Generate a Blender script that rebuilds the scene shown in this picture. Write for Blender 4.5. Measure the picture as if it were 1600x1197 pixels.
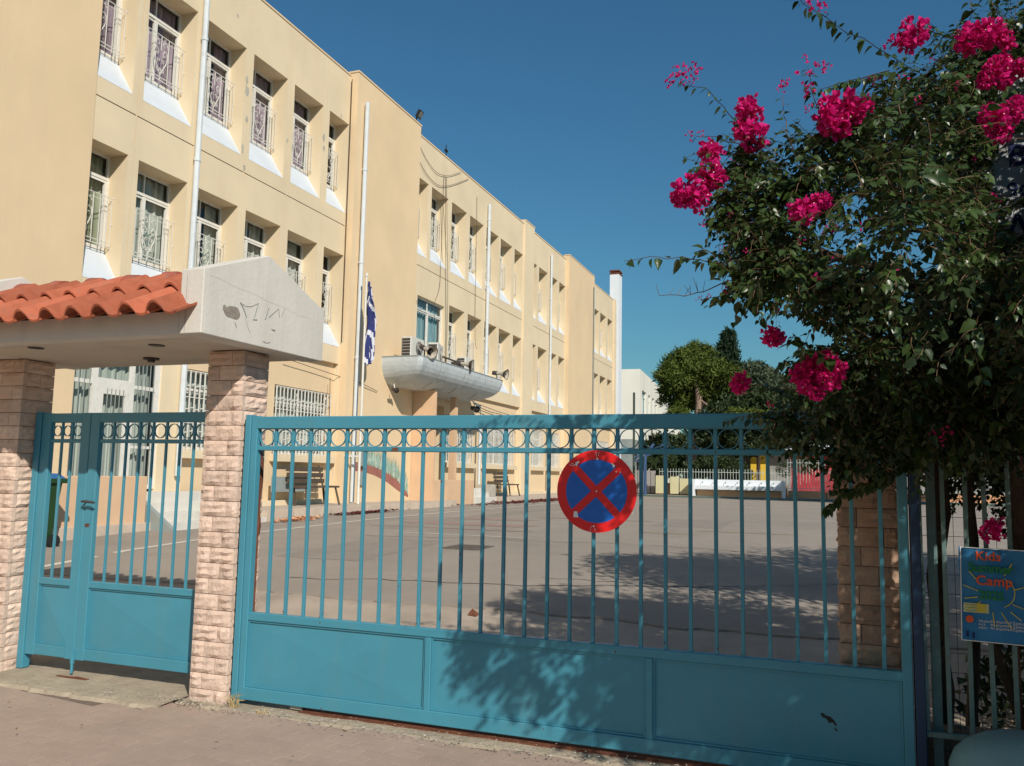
import bpy, math, random
import numpy as np
from mathutils import Vector, Matrix, noise as mnoise
random.seed(7); rng = np.random.default_rng(7)
for o in list(bpy.data.objects): bpy.data.objects.remove(o)
SC = bpy.context.scene
COL = SC.collection
PI = math.pi

# ------------------------------------------------------------------ camera
CR = Vector((0.937289, 0.348018, 0.019294)); CU = Vector((0.019887, -0.10866, 0.99388)); CF = Vector((-0.347984, 0.931169, 0.108767))
EYE = Vector((0, 0, 1.6)); FPX = 1309.26
cd = bpy.data.cameras.new('camera'); cam = bpy.data.objects.new('camera', cd); COL.objects.link(cam)
cd.sensor_fit = 'HORIZONTAL'; cd.sensor_width = 36.0; cd.lens = FPX / 1600 * 36; cd.clip_start = .05; cd.clip_end = 3000
m = Matrix((CR, CU, -CF)).transposed().to_4x4(); m.translation = EYE; cam.matrix_world = m
SC.camera = cam
def at(x, y, Y):          # point of the vertical plane y = Y seen at a place of the photograph
    d = CR * (x - 800) - CU * (y - 598.5) + CF * FPX
    return EYE + d * (Y / d.y)

# ------------------------------------------------------------------ light
SUN = Vector((1.03, -1.0, 1.0)).normalized()
w = bpy.data.worlds.new('World'); SC.world = w; w.use_nodes = True
nt = w.node_tree; nt.nodes.clear()
sky = nt.nodes.new('ShaderNodeTexSky'); sky.sky_type = 'NISHITA'; sky.sun_disc = False
sky.sun_elevation = math.asin(SUN.z); sky.sun_rotation = math.atan2(SUN.x, SUN.y)
sky.altitude = 0; sky.air_density = 1.6; sky.dust_density = 0.1; sky.ozone_density = 10.0
bg = nt.nodes.new('ShaderNodeBackground'); bg.inputs['Strength'].default_value = 0.075
wo = nt.nodes.new('ShaderNodeOutputWorld')
wb = nt.nodes.new('ShaderNodeVectorMath'); wb.operation = 'MULTIPLY'; wb.inputs[1].default_value = (.66, 1.0, .98)   # the phone's cool white balance
nt.links.new(sky.outputs[0], wb.inputs[0]); nt.links.new(wb.outputs[0], bg.inputs['Color']); nt.links.new(bg.outputs[0], wo.inputs['Surface'])
sl = bpy.data.lights.new('sun', 'SUN'); sl.energy = 4.5; sl.angle = math.radians(.53); sl.color = (1.0, .93, .82)
so = bpy.data.objects.new('sun', sl); COL.objects.link(so); so.location = SUN * 40
so.rotation_euler = SUN.to_track_quat('Z', 'Y').to_euler()
SC.render.engine = 'CYCLES'
SC.view_settings.view_transform = 'Standard'; SC.view_settings.look = 'None'
SC.view_settings.exposure = 0.0; SC.view_settings.gamma = 1.0; SC.view_settings.use_curve_mapping = False
SC.cycles.max_bounces = 6; SC.cycles.transparent_max_bounces = 12

# ------------------------------------------------------------------ materials
def pmat(name, col, rough=.8, var=.12, scale=3.0, bump=.15, bscale=60.0, spec=.3, metal=0, stain=None, stscale=1.2, stamt=.35, streak=False, coat=0):
    m = bpy.data.materials.new(name); m.use_nodes = True; nt = m.node_tree; N = nt.nodes; L = nt.links
    b = N['Principled BSDF']; b.inputs['Roughness'].default_value = rough; b.inputs['Metallic'].default_value = metal
    b.inputs['Specular IOR Level'].default_value = spec; b.inputs['Coat Weight'].default_value = coat
    g = N.new('ShaderNodeNewGeometry')
    def nz(sc, det, vec=None, r=.6):
        n = N.new('ShaderNodeTexNoise'); n.inputs['Scale'].default_value = sc; n.inputs['Detail'].default_value = det; n.inputs['Roughness'].default_value = r
        L.new(vec or g.outputs['Position'], n.inputs['Vector']); return n
    n1 = nz(scale, 8)
    cr = N.new('ShaderNodeMapRange'); cr.inputs[1].default_value = .3; cr.inputs[2].default_value = .7
    cr.inputs[3].default_value = 1 - var; cr.inputs[4].default_value = 1 + var; L.new(n1.outputs['Fac'], cr.inputs[0])
    mu = N.new('ShaderNodeVectorMath'); mu.operation = 'SCALE'; mu.inputs[0].default_value = col[:3]; L.new(cr.outputs[0], mu.inputs['Scale'])
    out = mu.outputs[0]
    if stain:
        vec = None
        if streak:
            mp = N.new('ShaderNodeMapping'); mp.inputs['Scale'].default_value = (1, 1, .12); L.new(g.outputs['Position'], mp.inputs['Vector']); vec = mp.outputs[0]
        n2 = nz(stscale, 10, vec, .7)
        r2 = N.new('ShaderNodeMapRange'); r2.inputs[1].default_value = .52; r2.inputs[2].default_value = .72; r2.inputs[4].default_value = stamt; L.new(n2.outputs['Fac'], r2.inputs[0])
        mx = N.new('ShaderNodeMix'); mx.data_type = 'RGBA'; L.new(r2.outputs[0], mx.inputs[0]); L.new(out, mx.inputs[6]); mx.inputs[7].default_value = (*stain[:3], 1)
        out = mx.outputs[2]
    L.new(out, b.inputs['Base Color'])
    if bump:
        n3 = nz(bscale, 6); bp = N.new('ShaderNodeBump'); bp.inputs['Strength'].default_value = bump; bp.inputs['Distance'].default_value = .01
        L.new(n3.outputs['Fac'], bp.inputs['Height']); L.new(bp.outputs[0], b.inputs['Normal'])
    return m
def per_object(m, amt=.15):   # each object of a kind its own tone
    nt = m.node_tree; b = nt.nodes['Principled BSDF']; l = b.inputs['Base Color'].links[0]; src = l.from_socket
    oi = nt.nodes.new('ShaderNodeObjectInfo'); mr = nt.nodes.new('ShaderNodeMapRange'); mr.inputs[3].default_value = 1 - amt; mr.inputs[4].default_value = 1 + amt
    nt.links.new(oi.outputs['Random'], mr.inputs[0]); v = nt.nodes.new('ShaderNodeVectorMath'); v.operation = 'SCALE'
    nt.links.new(src, v.inputs[0]); nt.links.new(mr.outputs[0], v.inputs['Scale']); nt.links.new(v.outputs[0], b.inputs['Base Color']); return m
M = {}
M['stucco'] = pmat('stucco', (.735, .605, .415), .9, .06, .8, .35, 90, .15, stain=(.62, .49, .33), stscale=.9, stamt=.4, streak=True)
M['stucco2'] = pmat('stucco2', (.74, .565, .36), .9, .06, .6, .35, 90, .15, stain=(.64, .49, .34), stscale=.5, stamt=.5, streak=True)
M['peach'] = pmat('peach', (.68, .46, .29), .9, .06, 2, .3, 80, .15, stain=(.5, .38, .27), stamt=.5)
M['sill'] = pmat('sill', (.62, .66, .70), .8, .05, 2, .15, 60, .2, stain=(.5, .52, .52), stscale=3, stamt=.3)
M['groove'] = pmat('groove', (.30, .20, .12), .95, .2, 6, 0)
M['white_metal'] = pmat('white_metal', (.72, .70, .64), .5, .06, 4, .03, 60, .4, stain=(.45, .36, .27), stscale=9, stamt=.4)
M['white_pipe'] = pmat('white_pipe', (.62, .66, .68), .5, .06, 3, .03, 60, .4, stain=(.4, .38, .34), stscale=5, stamt=.35)
M['concrete'] = pmat('concrete', (.46, .42, .35), .95, .14, 2.5, .6, 50, .2, stain=(.30, .27, .22), stscale=3, stamt=.6)
M['kerb'] = pmat('kerb', (.58, .47, .37), .95, .1, 3, .5, 50, .2, stain=(.4, .33, .27), stscale=2.5, stamt=.5)
M['pave'] = pmat('pave', (.50, .42, .34), .95, .1, 3, .4, 50, .2)
M['white_plaster'] = pmat('white_plaster', (.66, .625, .56), .9, .05, 2.5, .3, 35, .2, stain=(.42, .40, .37), stscale=1.7, stamt=.5, streak=True)
M['render_grey'] = pmat('render_grey', (.30, .26, .22), .95, .2, 30, .8, 90, .1)
M['soffit'] = pmat('soffit', (.60, .54, .45), .95, .07, 3, .2, 60, .1, stain=(.42, .36, .29), stscale=2.5, stamt=.5)
M['tile'] = per_object(pmat('tile', (.44, .13, .07), .85, .2, 9, .5, 70, .15, stain=(.24, .12, .085), stscale=9, stamt=.8), .2)
M['ridge'] = pmat('ridge', (.33, .09, .06), .9, .3, 8, .6, 50, .2, stain=(.33, .27, .22), stscale=9, stamt=.7)
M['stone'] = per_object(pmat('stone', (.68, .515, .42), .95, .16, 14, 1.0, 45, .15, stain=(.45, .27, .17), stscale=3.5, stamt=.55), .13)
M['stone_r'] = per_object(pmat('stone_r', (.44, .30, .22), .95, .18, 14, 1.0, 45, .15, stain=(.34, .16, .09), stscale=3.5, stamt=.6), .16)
M['mortar'] = pmat('mortar', (.20, .145, .11), .95, .2, 20, .5, 60, .1)
M['blue'] = pmat('blue', (.058, .255, .345), .42, .06, 3, .06, 45, .45, stain=(.105, .235, .275), stscale=5, stamt=.55, streak=True)
M['blue_dark'] = pmat('blue_dark', (.012, .035, .085), .5, .1, 3, .05, 60, .4)
M['fence_green'] = pmat('fence_green', (.12, .20, .195), .6, .2, 12, .2, 60, .3, stain=(.17, .15, .12), stscale=14, stamt=.7)
M['rust'] = pmat('rust', (.16, .065, .04), .95, .35, 12, .8, 60, .15)
M['black'] = pmat('black', (.02, .02, .02), .6, .1, 5, 0)
M['dark_metal'] = pmat('dark_metal', (.06, .05, .045), .6, .2, 10, .1, 60, .3)
M['bench'] = pmat('bench', (.10, .075, .055), .8, .2, 8, .4, 50, .2)
M['bin_green'] = pmat('bin_green', (.016, .055, .016), .5, .1, 5, .05, 60, .4)
M['bin_blue'] = pmat('bin_blue', (.03, .12, .30), .5, .1, 5, .05, 60, .4)
M['grey_paint'] = pmat('grey_paint', (.28, .31, .30), .8, .1, 3, .2, 60, .2)
M['chimney'] = pmat('chimney', (.72, .76, .80), .7, .04, 2, .1, 60, .2)
M['canopy'] = pmat('canopy', (.50, .54, .55), .75, .1, 4, .9, 9, .25, stain=(.30, .33, .34), stscale=2.2, stamt=.6)
M['ac'] = pmat('ac', (.60, .58, .52), .6, .05, 3, .02, 60, .3)
M['horn'] = pmat('horn', (.42, .37, .30), .6, .1, 6, .05, 60, .3)
M['tape'] = pmat('tape', (.75, .75, .72), .7, .05, 5, 0)
M['sign_red'] = pmat('sign_red', (.74, .012, .014), .45, .06, 10, .03, 60, .45, stain=(.45, .02, .02), stscale=12, stamt=.4)
M['sign_blue'] = pmat('sign_blue', (.008, .12, .50), .45, .08, 30, .03, 60, .45)
M['line'] = pmat('line', (.62, .58, .50), .9, .1, 12, .3, 60, .2, stain=(.33, .29, .25), stscale=7, stamt=.8)
M['leaflitter'] = pmat('leaflitter', (.16, .05, .045), .95, .4, 30, .3, 60, .1)
M['flag_blue'] = pmat('flag_blue', (.03, .04, .15), .85, .1, 12, 0)
M['flag_white'] = pmat('flag_white', (.62, .62, .68), .85, .06, 12, 0)
M['straw'] = pmat('straw', (.48, .36, .18), .9, .2, 30, 0)
M['bark'] = pmat('bark', (.075, .055, .042), .95, .3, 12, .9, 40, .1)
M['pinebark'] = pmat('pinebark', (.30, .21, .16), .95, .3, 8, .9, 30, .1)
M['twig'] = pmat('twig', (.16, .10, .06), .9, .3, 20, .2, 60, .1)
M['boulder'] = pmat('boulder', (.15, .29, .34), .8, .08, 3, .5, 25, .2, stain=(.09, .17, .19), stscale=3, stamt=.5)
M['letter_navy'] = pmat('letter_navy', (.012, .02, .10), .6, .02, 5, 0)
M['board'] = pmat('board', (.42, .44, .46), .7, .04, 3, 0)
M['far_white'] = pmat('far_white', (.78, .75, .65), .9, .05, .5, .2, 30, .1, stain=(.45, .43, .38), stscale=.5, stamt=.4, streak=True)
M['far_yellow'] = pmat('far_yellow', (.72, .48, .05), .8, .05, 1, 0)
M['far_grey'] = pmat('far_grey', (.30, .29, .28), .9, .1, 1, 0)
M['far_red'] = pmat('far_red', (.42, .05, .06), .9, .15, 1.2, 0, stain=(.35, .28, .26), stscale=2, stamt=.6)
M['far_cream'] = pmat('far_cream', (.62, .58, .36), .9, .06, 1, 0)
M['pole_blue'] = pmat('pole_blue', (.05, .10, .22), .6, .05, 2, 0)
M['fence_pale'] = pmat('fence_pale', (.50, .55, .52), .6, .1, 3, 0)
M['dark_green_pole'] = pmat('dark_green_pole', (.05, .07, .06), .6, .1, 3, 0)
M['green_court'] = pmat('green_court', (.10, .15, .12), .95, .2, 2, .2, 60, .1)
M['orange'] = pmat('orange', (.68, .36, .20), .9, .08, 2, .1)
M['litter'] = pmat('litter', (.42, .38, .34), .95, .3, 40, 0)

def leafmat(name, c1, c2, trans=.3, rough=.45, spec=.45, sc=4.0):
    m = bpy.data.materials.new(name); m.use_nodes = True; nt = m.node_tree; N = nt.nodes; L = nt.links
    b = N['Principled BSDF']; b.inputs['Roughness'].default_value = rough; b.inputs['Specular IOR Level'].default_value = spec
    g = N.new('ShaderNodeNewGeometry'); oi = N.new('ShaderNodeObjectInfo')
    n = N.new('ShaderNodeTexNoise'); n.inputs['Scale'].default_value = sc; n.inputs['Detail'].default_value = 6; L.new(g.outputs['Position'], n.inputs['Vector'])
    ad = N.new('ShaderNodeMath'); ad.operation = 'MULTIPLY_ADD'; ad.inputs[1].default_value = .5; L.new(g.outputs['Random Per Island'], ad.inputs[0])
    s = N.new('ShaderNodeMath'); s.operation = 'MULTIPLY'; s.inputs[1].default_value = .6; L.new(n.outputs['Fac'], s.inputs[0]); L.new(s.outputs[0], ad.inputs[2])
    mx = N.new('ShaderNodeMix'); mx.data_type = 'RGBA'; mx.inputs[6].default_value = (*c1, 1); mx.inputs[7].default_value = (*c2, 1); L.new(ad.outputs[0], mx.inputs[0])
    L.new(mx.outputs[2], b.inputs['Base Color'])
    t = N.new('ShaderNodeBsdfTranslucent'); L.new(mx.outputs[2], t.inputs['Color']); ms = N.new('ShaderNodeMixShader'); ms.inputs[0].default_value = trans
    L.new(b.outputs[0], ms.inputs[1]); L.new(t.outputs[0], ms.inputs[2]); L.new(ms.outputs[0], N['Material Output'].inputs['Surface'])
    return m
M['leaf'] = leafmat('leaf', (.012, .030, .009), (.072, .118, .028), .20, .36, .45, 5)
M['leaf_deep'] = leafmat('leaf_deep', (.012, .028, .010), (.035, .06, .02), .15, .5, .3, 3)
M['bract'] = leafmat('bract', (.50, .006, .115), (.80, .02, .27), .35, .6, .2, 9)
M['cream'] = pmat('cream', (.8, .72, .55), .8, .05, 5, 0)
M['pine'] = leafmat('pine', (.028, .052, .010), (.15, .19, .035), .12, .7, .2, .8)
M['cypress'] = leafmat('cypress', (.012, .028, .014), (.035, .06, .028), .1, .8, .15, .6)
M['olive'] = leafmat('olive', (.05, .07, .035), (.12, .15, .09), .2, .7, .2, .5)
M['hedge'] = leafmat('hedge', (.018, .035, .012), (.06, .085, .03), .2, .6, .3, .5)
def glassmat(name, tint, gl):
    m = bpy.data.materials.new(name); m.use_nodes = True; nt = m.node_tree; N = nt.nodes; L = nt.links; N.remove(N['Principled BSDF'])
    t = N.new('ShaderNodeBsdfTransparent'); t.inputs[0].default_value = (*tint, 1); g = N.new('ShaderNodeBsdfGlossy'); g.inputs['Roughness'].default_value = .04; g.inputs[0].default_value = (.9, .9, .9, 1)
    f = N.new('ShaderNodeLayerWeight'); f.inputs[0].default_value = .5; pw = N.new('ShaderNodeMath'); pw.operation = 'POWER'; pw.inputs[1].default_value = 4.0; L.new(f.outputs['Facing'], pw.inputs[0])
    a = N.new('ShaderNodeMath'); a.operation = 'MULTIPLY_ADD'; a.inputs[1].default_value = .8; a.inputs[2].default_value = gl; L.new(pw.outputs[0], a.inputs[0]); ms = N.new('ShaderNodeMixShader'); L.new(a.outputs[0], ms.inputs[0]); L.new(t.outputs[0], ms.inputs[1]); L.new(g.outputs[0], ms.inputs[2])
    L.new(ms.outputs[0], N['Material Output'].inputs['Surface']); return m
M['glass'] = glassmat('glass', (.86, .90, .90), .05)
def curtainmat(name, a, b_):
    m = bpy.data.materials.new(name); m.use_nodes = True; nt = m.node_tree; N = nt.nodes; L = nt.links; b = N['Principled BSDF']; b.inputs['Roughness'].default_value = .9
    g = N.new('ShaderNodeNewGeometry'); mp = N.new('ShaderNodeMapping'); mp.inputs['Scale'].default_value = (1, 9, .35); L.new(g.outputs['Position'], mp.inputs[0])
    n = N.new('ShaderNodeTexNoise'); n.inputs['Scale'].default_value = 1.6; n.inputs['Detail'].default_value = 3; L.new(mp.outputs[0], n.inputs['Vector'])
    mx = N.new('ShaderNodeMix'); mx.data_type = 'RGBA'; mx.inputs[6].default_value = (*a, 1); mx.inputs[7].default_value = (*b_, 1)
    r = N.new('ShaderNodeMapRange'); r.inputs[1].default_value = .35; r.inputs[2].default_value = .65; L.new(n.outputs['Fac'], r.inputs[0]); L.new(r.outputs[0], mx.inputs[0]); L.new(mx.outputs[2], b.inputs['Base Color']); return m
M['curtain_mauve'] = curtainmat('curtain_mauve', (.22, .15, .20), (.44, .33, .40))
M['curtain_green'] = curtainmat('curtain_green', (.22, .24, .14), (.42, .43, .30))
M['curtain_grey'] = curtainmat('curtain_grey', (.27, .29, .25), (.54, .56, .50))
M['curtain_blue'] = curtainmat('curtain_blue', (.16, .26, .28), (.32, .46, .47))

# ------------------------------------------------------------------ mesh helpers
class MB:
    def __init__(s): s.v = []; s.f = []; s.mi = []
    def add(s, vs, fs, mi=0):
        b = len(s.v); s.v += [tuple(p) for p in vs]; s.f += [tuple(i + b for i in f) for f in fs]; s.mi += [mi] * len(fs); return s
    def quad(s, a, b, c, d, mi=0): return s.add([a, b, c, d], [(0, 1, 2, 3)], mi)
    def box(s, x0, x1, y0, y1, z0, z1, mi=0):
        return s.add([(x0, y0, z0), (x1, y0, z0), (x1, y1, z0), (x0, y1, z0), (x0, y0, z1), (x1, y0, z1), (x1, y1, z1), (x0, y1, z1)],
                     [(0, 3, 2, 1), (4, 5, 6, 7), (0, 1, 5, 4), (1, 2, 6, 5), (2, 3, 7, 6), (3, 0, 4, 7)], mi)
    def bbox(s, x0, x1, y0, y1, z0, z1, c=.004, mi=0):   # box with chamfered long edges (vertical)
        pts = [(x0 + c, y0), (x1 - c, y0), (x1, y0 + c), (x1, y1 - c), (x1 - c, y1), (x0 + c, y1), (x0, y1 - c), (x0, y0 + c)]
        return s.prism(pts, z0, z1, mi)
    def prism(s, pts, z0, z1, mi=0, ax='z'):
        n = len(pts)
        T = {'z': lambda p, h: (p[0], p[1], h), 'x': lambda p, h: (h, p[0], p[1]), 'y': lambda p, h: (p[0], h, p[1])}[ax]
        vs = [T(p, z0) for p in pts] + [T(p, z1) for p in pts]
        fs = [tuple(reversed(range(n))), tuple(range(n, 2 * n))] + [(i, (i + 1) % n, (i + 1) % n + n, i + n) for i in range(n)]
        if ax == 'y': fs = [tuple(reversed(f)) for f in fs]
        return s.add(vs, fs, mi)
    def tube(s, pts, r, n=6, mi=0, cap=True):
        pts = [Vector(p) for p in pts]; rs = r if isinstance(r, (list, tuple)) else [r] * len(pts); vs = []; fs = []
        up = Vector((0, 0, 1))
        for i, p in enumerate(pts):
            t = (pts[min(i + 1, len(pts) - 1)] - pts[max(i - 1, 0)]); t = t.normalized() if t.length > 1e-9 else Vector((0, 0, 1))
            a = t.cross(up); a = a if a.length > .05 else t.cross(Vector((0, 1, 0))); a.normalize(); b = a.cross(t)
            for k in range(n):
                th = 2 * PI * k / n + PI / n; vs.append(p + (a * math.cos(th) + b * math.sin(th)) * rs[i])
        for i in range(len(pts) - 1):
            for k in range(n): fs.append((i * n + k, i * n + (k + 1) % n, (i + 1) * n + (k + 1) % n, (i + 1) * n + k))
        if cap: fs += [tuple(range(n)), tuple(reversed(range(len(vs) - n, len(vs))))]
        return s.add(vs, fs, mi)
    def mesh(s, name, mats, smooth=False):
        me = bpy.data.meshes.new(name); me.from_pydata(s.v, [], s.f)
        for m in (mats if isinstance(mats, list) else [mats]): me.materials.append(m)
        if any(s.mi): me.polygons.foreach_set('material_index', s.mi)
        if smooth: me.polygons.foreach_set('use_smooth', [True] * len(me.polygons))
        me.update(); return me
    def build(s, name, mats, parent=None, smooth=False, kind=None, bevel=0):
        o = bpy.data.objects.new(name, s.mesh(name, mats, smooth)); COL.objects.link(o)
        if parent: o.parent = parent
        if kind: o['kind'] = kind
        if bevel:
            bm = o.modifiers.new('bevel', 'BEVEL'); bm.width = bevel; bm.segments = 2; bm.limit_method = 'ANGLE'
        return o
def inst(name, me, parent, loc=(0, 0, 0), rot=(0, 0, 0), scale=(1, 1, 1)):
    o = bpy.data.objects.new(name, me); COL.objects.link(o); o.parent = parent; o.location = loc; o.rotation_euler = rot
    o.scale = scale if hasattr(scale, '__len__') else (scale,) * 3; return o
def tag(o, label, cat, group=None, kind=None):
    o['label'] = label; o['category'] = cat
    if group: o['group'] = group
    if kind: o['kind'] = kind
    return o
def thing(name, label, cat, group=None, loc=(0, 0, 0)):
    o = bpy.data.objects.new(name, None); COL.objects.link(o); o.location = loc; return tag(o, label, cat, group)
def npmesh(name, V, F, mats, mi=None, smooth=False):
    me = bpy.data.meshes.new(name); nv = len(V); nf = len(F); k = F.shape[1]
    me.vertices.add(nv); me.vertices.foreach_set('co', V.astype(np.float32).ravel())
    me.loops.add(nf * k); me.loops.foreach_set('vertex_index', F.astype(np.int32).ravel())
    me.polygons.add(nf); me.polygons.foreach_set('loop_start', np.arange(0, nf * k, k, dtype=np.int32))
    for m in (mats if isinstance(mats, list) else [mats]): me.materials.append(m)
    if mi is not None: me.polygons.foreach_set('material_index', mi.astype(np.int32))
    if smooth: me.polygons.foreach_set('use_smooth', np.ones(nf, bool))
    me.update(calc_edges=True); return me
def link(name, me, parent=None, kind=None):
    o = bpy.data.objects.new(name, me); COL.objects.link(o); o.parent = parent
    if kind: o['kind'] = kind
    return o
#PART2
# ================================================================== SETTING
M['asphalt'] = pmat('asphalt', (.345, .30, .255), .95, .10, .7, .9, 130, .15, stain=(.27, .24, .21), stscale=.5, stamt=.6)
M['ramp'] = pmat('ramp', (.43, .36, .29), .95, .14, 1.6, .9, 60, .15, stain=(.22, .185, .155), stscale=1.2, stamt=.6)
M['paver'] = per_object(pmat('paver', (.42, .315, .255), .95, .08, 2.2, .6, 110, .15, stain=(.34, .285, .225), stscale=1.6, stamt=.7), .022)
M['sand'] = pmat('sand', (.21, .16, .13), .95, .2, 6, .6, 90, .1)
M['sillconc'] = pmat('sillconc', (.40, .335, .25), .95, .16, 5, 1.2, 30, .15, stain=(.27, .22, .17), stscale=3, stamt=.7)
GP = [(-999, 0), (5.35, 0.0), (6.2, .12), (7.5, .3), (9, .42), (11, .5), (16, .58), (20, .6), (9999, .6)]
def gz(y):
    for (a, za), (b, zb) in zip(GP, GP[1:]):
        if y <= b: return za + (zb - za) * (y - a) / (b - a)
def hsheet(name, x0f, x1f, ys, dz, mat, kind='structure', wav=None):
    b = MB(); vs = []
    for y in ys: vs += [(x0f(y) if callable(x0f) else x0f, y, gz(y) + dz), (x1f(y) if callable(x1f) else x1f, y, gz(y) + dz)]
    b.add(vs, [(2 * i, 2 * i + 1, 2 * i + 3, 2 * i + 2) for i in range(len(ys) - 1)]); return b.build(name, mat, kind=kind)
b = MB(); b.quad((-1500, -1500, -.06), (1500, -1500, -.06), (1500, 3000, -.06), (-1500, 3000, -.06)); b.build('ground', M['sand'], kind='structure')
YS = [4.99, 5.35, 5.8, 6.2, 6.8, 7.5, 8.2, 9, 10, 11, 13, 16, 20, 30, 50, 90, 900]
hsheet('driveway_apron', -60, 60, YS[:9], -.004, M['ramp'])
# asphalt with a broken front edge
def edge(x): return 7.55 + .05 * math.sin(x * 1.7) + .07 * mnoise.noise(Vector((x * 1.9, 3, 0))) + .05 * mnoise.noise(Vector((x * 9, 5, 0))) - .05 * x * .3
xs = [-60, -20] + [-8 + .12 * i for i in range(100)] + [6, 20, 60]
rows = [None, 8.2, 9, 10, 11, 13, 16, 20, 30, 50, 90, 900]; b = MB(); vs = []
for yy in rows:
    for x in xs:
        y = edge(x) if yy is None else yy; vs.append((x, y, gz(y) + .012))
n = len(xs); fs = [(j * n + i, j * n + i + 1, (j + 1) * n + i + 1, (j + 1) * n + i) for j in range(len(rows) - 1) for i in range(n - 1)]
b.add(vs, fs); b.add([(x, edge(x), gz(edge(x)) + .012) for x in xs] + [(x, edge(x), gz(edge(x)) - .01) for x in xs], [(i + n, i + 1 + n, i + 1, i) for i in range(n - 1)])
b.build('asphalt_yard', M['asphalt'], kind='structure')
def strip(name, x, hw, y0, y1, mat, dz=.018, slope=0, kind='structure'):
    ys = [y0 + (y1 - y0) * i / 24 for i in range(25)]
    return hsheet(name, lambda y: x + slope * (y - y0) - hw, lambda y: x + slope * (y - y0) + hw, ys, dz, mat, kind)
strip('painted_line', -9.15, .06, 7.9, 40, M['line'], slope=.006)
strip('painted_line', -9.75, .05, 20, 40, M['line'], slope=.012)
M['faint'] = pmat('faint', (.34, .24, .21), .95, .2, 6, .3, 60, .1, stain=(.25, .22, .20), stscale=3, stamt=.9)
M['faint_yellow'] = pmat('faint_yellow', (.42, .32, .17), .95, .2, 6, .3, 60, .1, stain=(.25, .22, .20), stscale=3, stamt=.9)
for (x0, x1, y, hw, mm) in [(-8.4, -5.2, 14.6, .05, 'faint'), (-8.2, -5.6, 15.8, .3, 'faint'), (-7.2, -4.8, 13.4, .04, 'line'), (-8.0, -6.2, 17.6, .25, 'faint'), (-6.4, -3.9, 19.0, .1, 'faint'), (-2.4, -.6, 16.5, .04, 'faint_yellow'), (-3.4, -2.4, 15.6, .04, 'faint_yellow')]:
    b = MB(); b.quad((x0, y - hw, gz(y - hw) + .017), (x1, y - hw, gz(y - hw) + .017), (x1 + .3, y + hw, gz(y + hw) + .017), (x0 + .2, y + hw, gz(y + hw) + .017)); b.build('worn_marking', M[mm], kind='structure')
for (x0, y0, L_, a) in [(-6, 8.3, 5.5, .12), (-3.2, 9.2, 4.2, -.2), (-7.5, 12.5, 6.5, .3), (-1.5, 13, 5, -.4), (-8.3, 18, 8, .9)]:
    b = MB(); q = Vector((x0, y0, 0)); n = 26; pl = []
    for i in range(n): q = q + Vector((math.cos(a), math.sin(a), 0)) * L_ / n + Vector((0, random.gauss(0, .05), 0)); a += random.gauss(0, .12); pl.append(q.copy())
    vs = []
    for q in pl: w_ = .006 + .008 * random.random(); vs += [(q.x, q.y - w_, gz(q.y) + .016), (q.x, q.y + w_, gz(q.y) + .016)]
    b.add(vs, [(2 * i, 2 * i + 2, 2 * i + 3, 2 * i + 1) for i in range(n - 1)]); b.build('asphalt_crack', M['rust'] if False else M['black'], kind='structure')
M['patch'] = pmat('patch', (.305, .265, .228), .95, .1, 2, .8, 130, .15)
for (x0, x1, y0, y1) in [(-6.9, -5.6, 9.6, 12.3), (-3.4, -2.0, 17.5, 20.5), (-7.9, -7.3, 14, 24)]:
    b = MB(); n = 14; vs = []
    for i in range(n + 1):
        y = y0 + (y1 - y0) * i / n; vs += [(x0 + random.gauss(0, .03), y, gz(y) + .0145), (x1 + random.gauss(0, .03), y, gz(y) + .0145)]
    b.add(vs, [(2 * i, 2 * i + 1, 2 * i + 3, 2 * i + 2) for i in range(n)]); b.build('asphalt_patch', M['patch'], kind='structure')
b = MB(); b.quad((-12, 43.5, .617), (14, 43.5, .617), (14, 47.6, .617), (-12, 47.6, .617)); b.build('green_court_strip', M['green_court'], kind='structure')
b = MB(); b.quad((-2.9, 44, .623), (-2.8, 44, .623), (-2.35, 47.4, .623), (-2.45, 47.4, .623)); b.build('painted_line', M['line'], kind='structure')
b = MB(); zd = gz(11.5) + .016; b.box(-5.22, -4.66, 11.2, 11.85, zd - .03, zd + .012)
for i in range(7): b.box(-5.19, -4.69, 11.25 + i * .085, 11.28 + i * .085, zd + .012, zd + .017)
M['cover'] = pmat('cover', (.13, .115, .10), .8, .2, 8, .3, 60, .2)
tag(b.build('drain_cover', M['cover']), 'dark square metal drain cover set in the asphalt yard', 'drain cover')

# ---- sidewalk of concrete pavers
sw = MB(); sw.quad((-1500, -1500, -.014), (1500, -1500, -.014), (1500, 4.99, -.014), (-1500, 4.99, -.014)); sidewalk = sw.build('sidewalk', M['sand'], kind='structure')
def paverme(seed):
    r = random.Random(seed); b = MB(); w, h = .1093, .0543; t = .0015 * r.random(); c = .0008
    b.add([(-w, -h, -.03), (w, -h, -.03), (w, h, -.03), (-w, h, -.03), (-w, -h, -c), (w, -h, -c), (w, h, -c), (-w, h, -c), (-w + c, -h + c, t), (w - c, -h + c, 0), (w - c, h - c, t), (-w + c, h - c, 0)],
          [(0, 1, 5, 4), (1, 2, 6, 5), (2, 3, 7, 6), (3, 0, 4, 7), (4, 5, 9, 8), (5, 6, 10, 9), (6, 7, 11, 10), (7, 4, 8, 11), (8, 9, 10, 11)]); return b
pv = [paverme(i).mesh('paver', M['paver']) for i in range(4)]
A = math.radians(-7); spots = []
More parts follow.
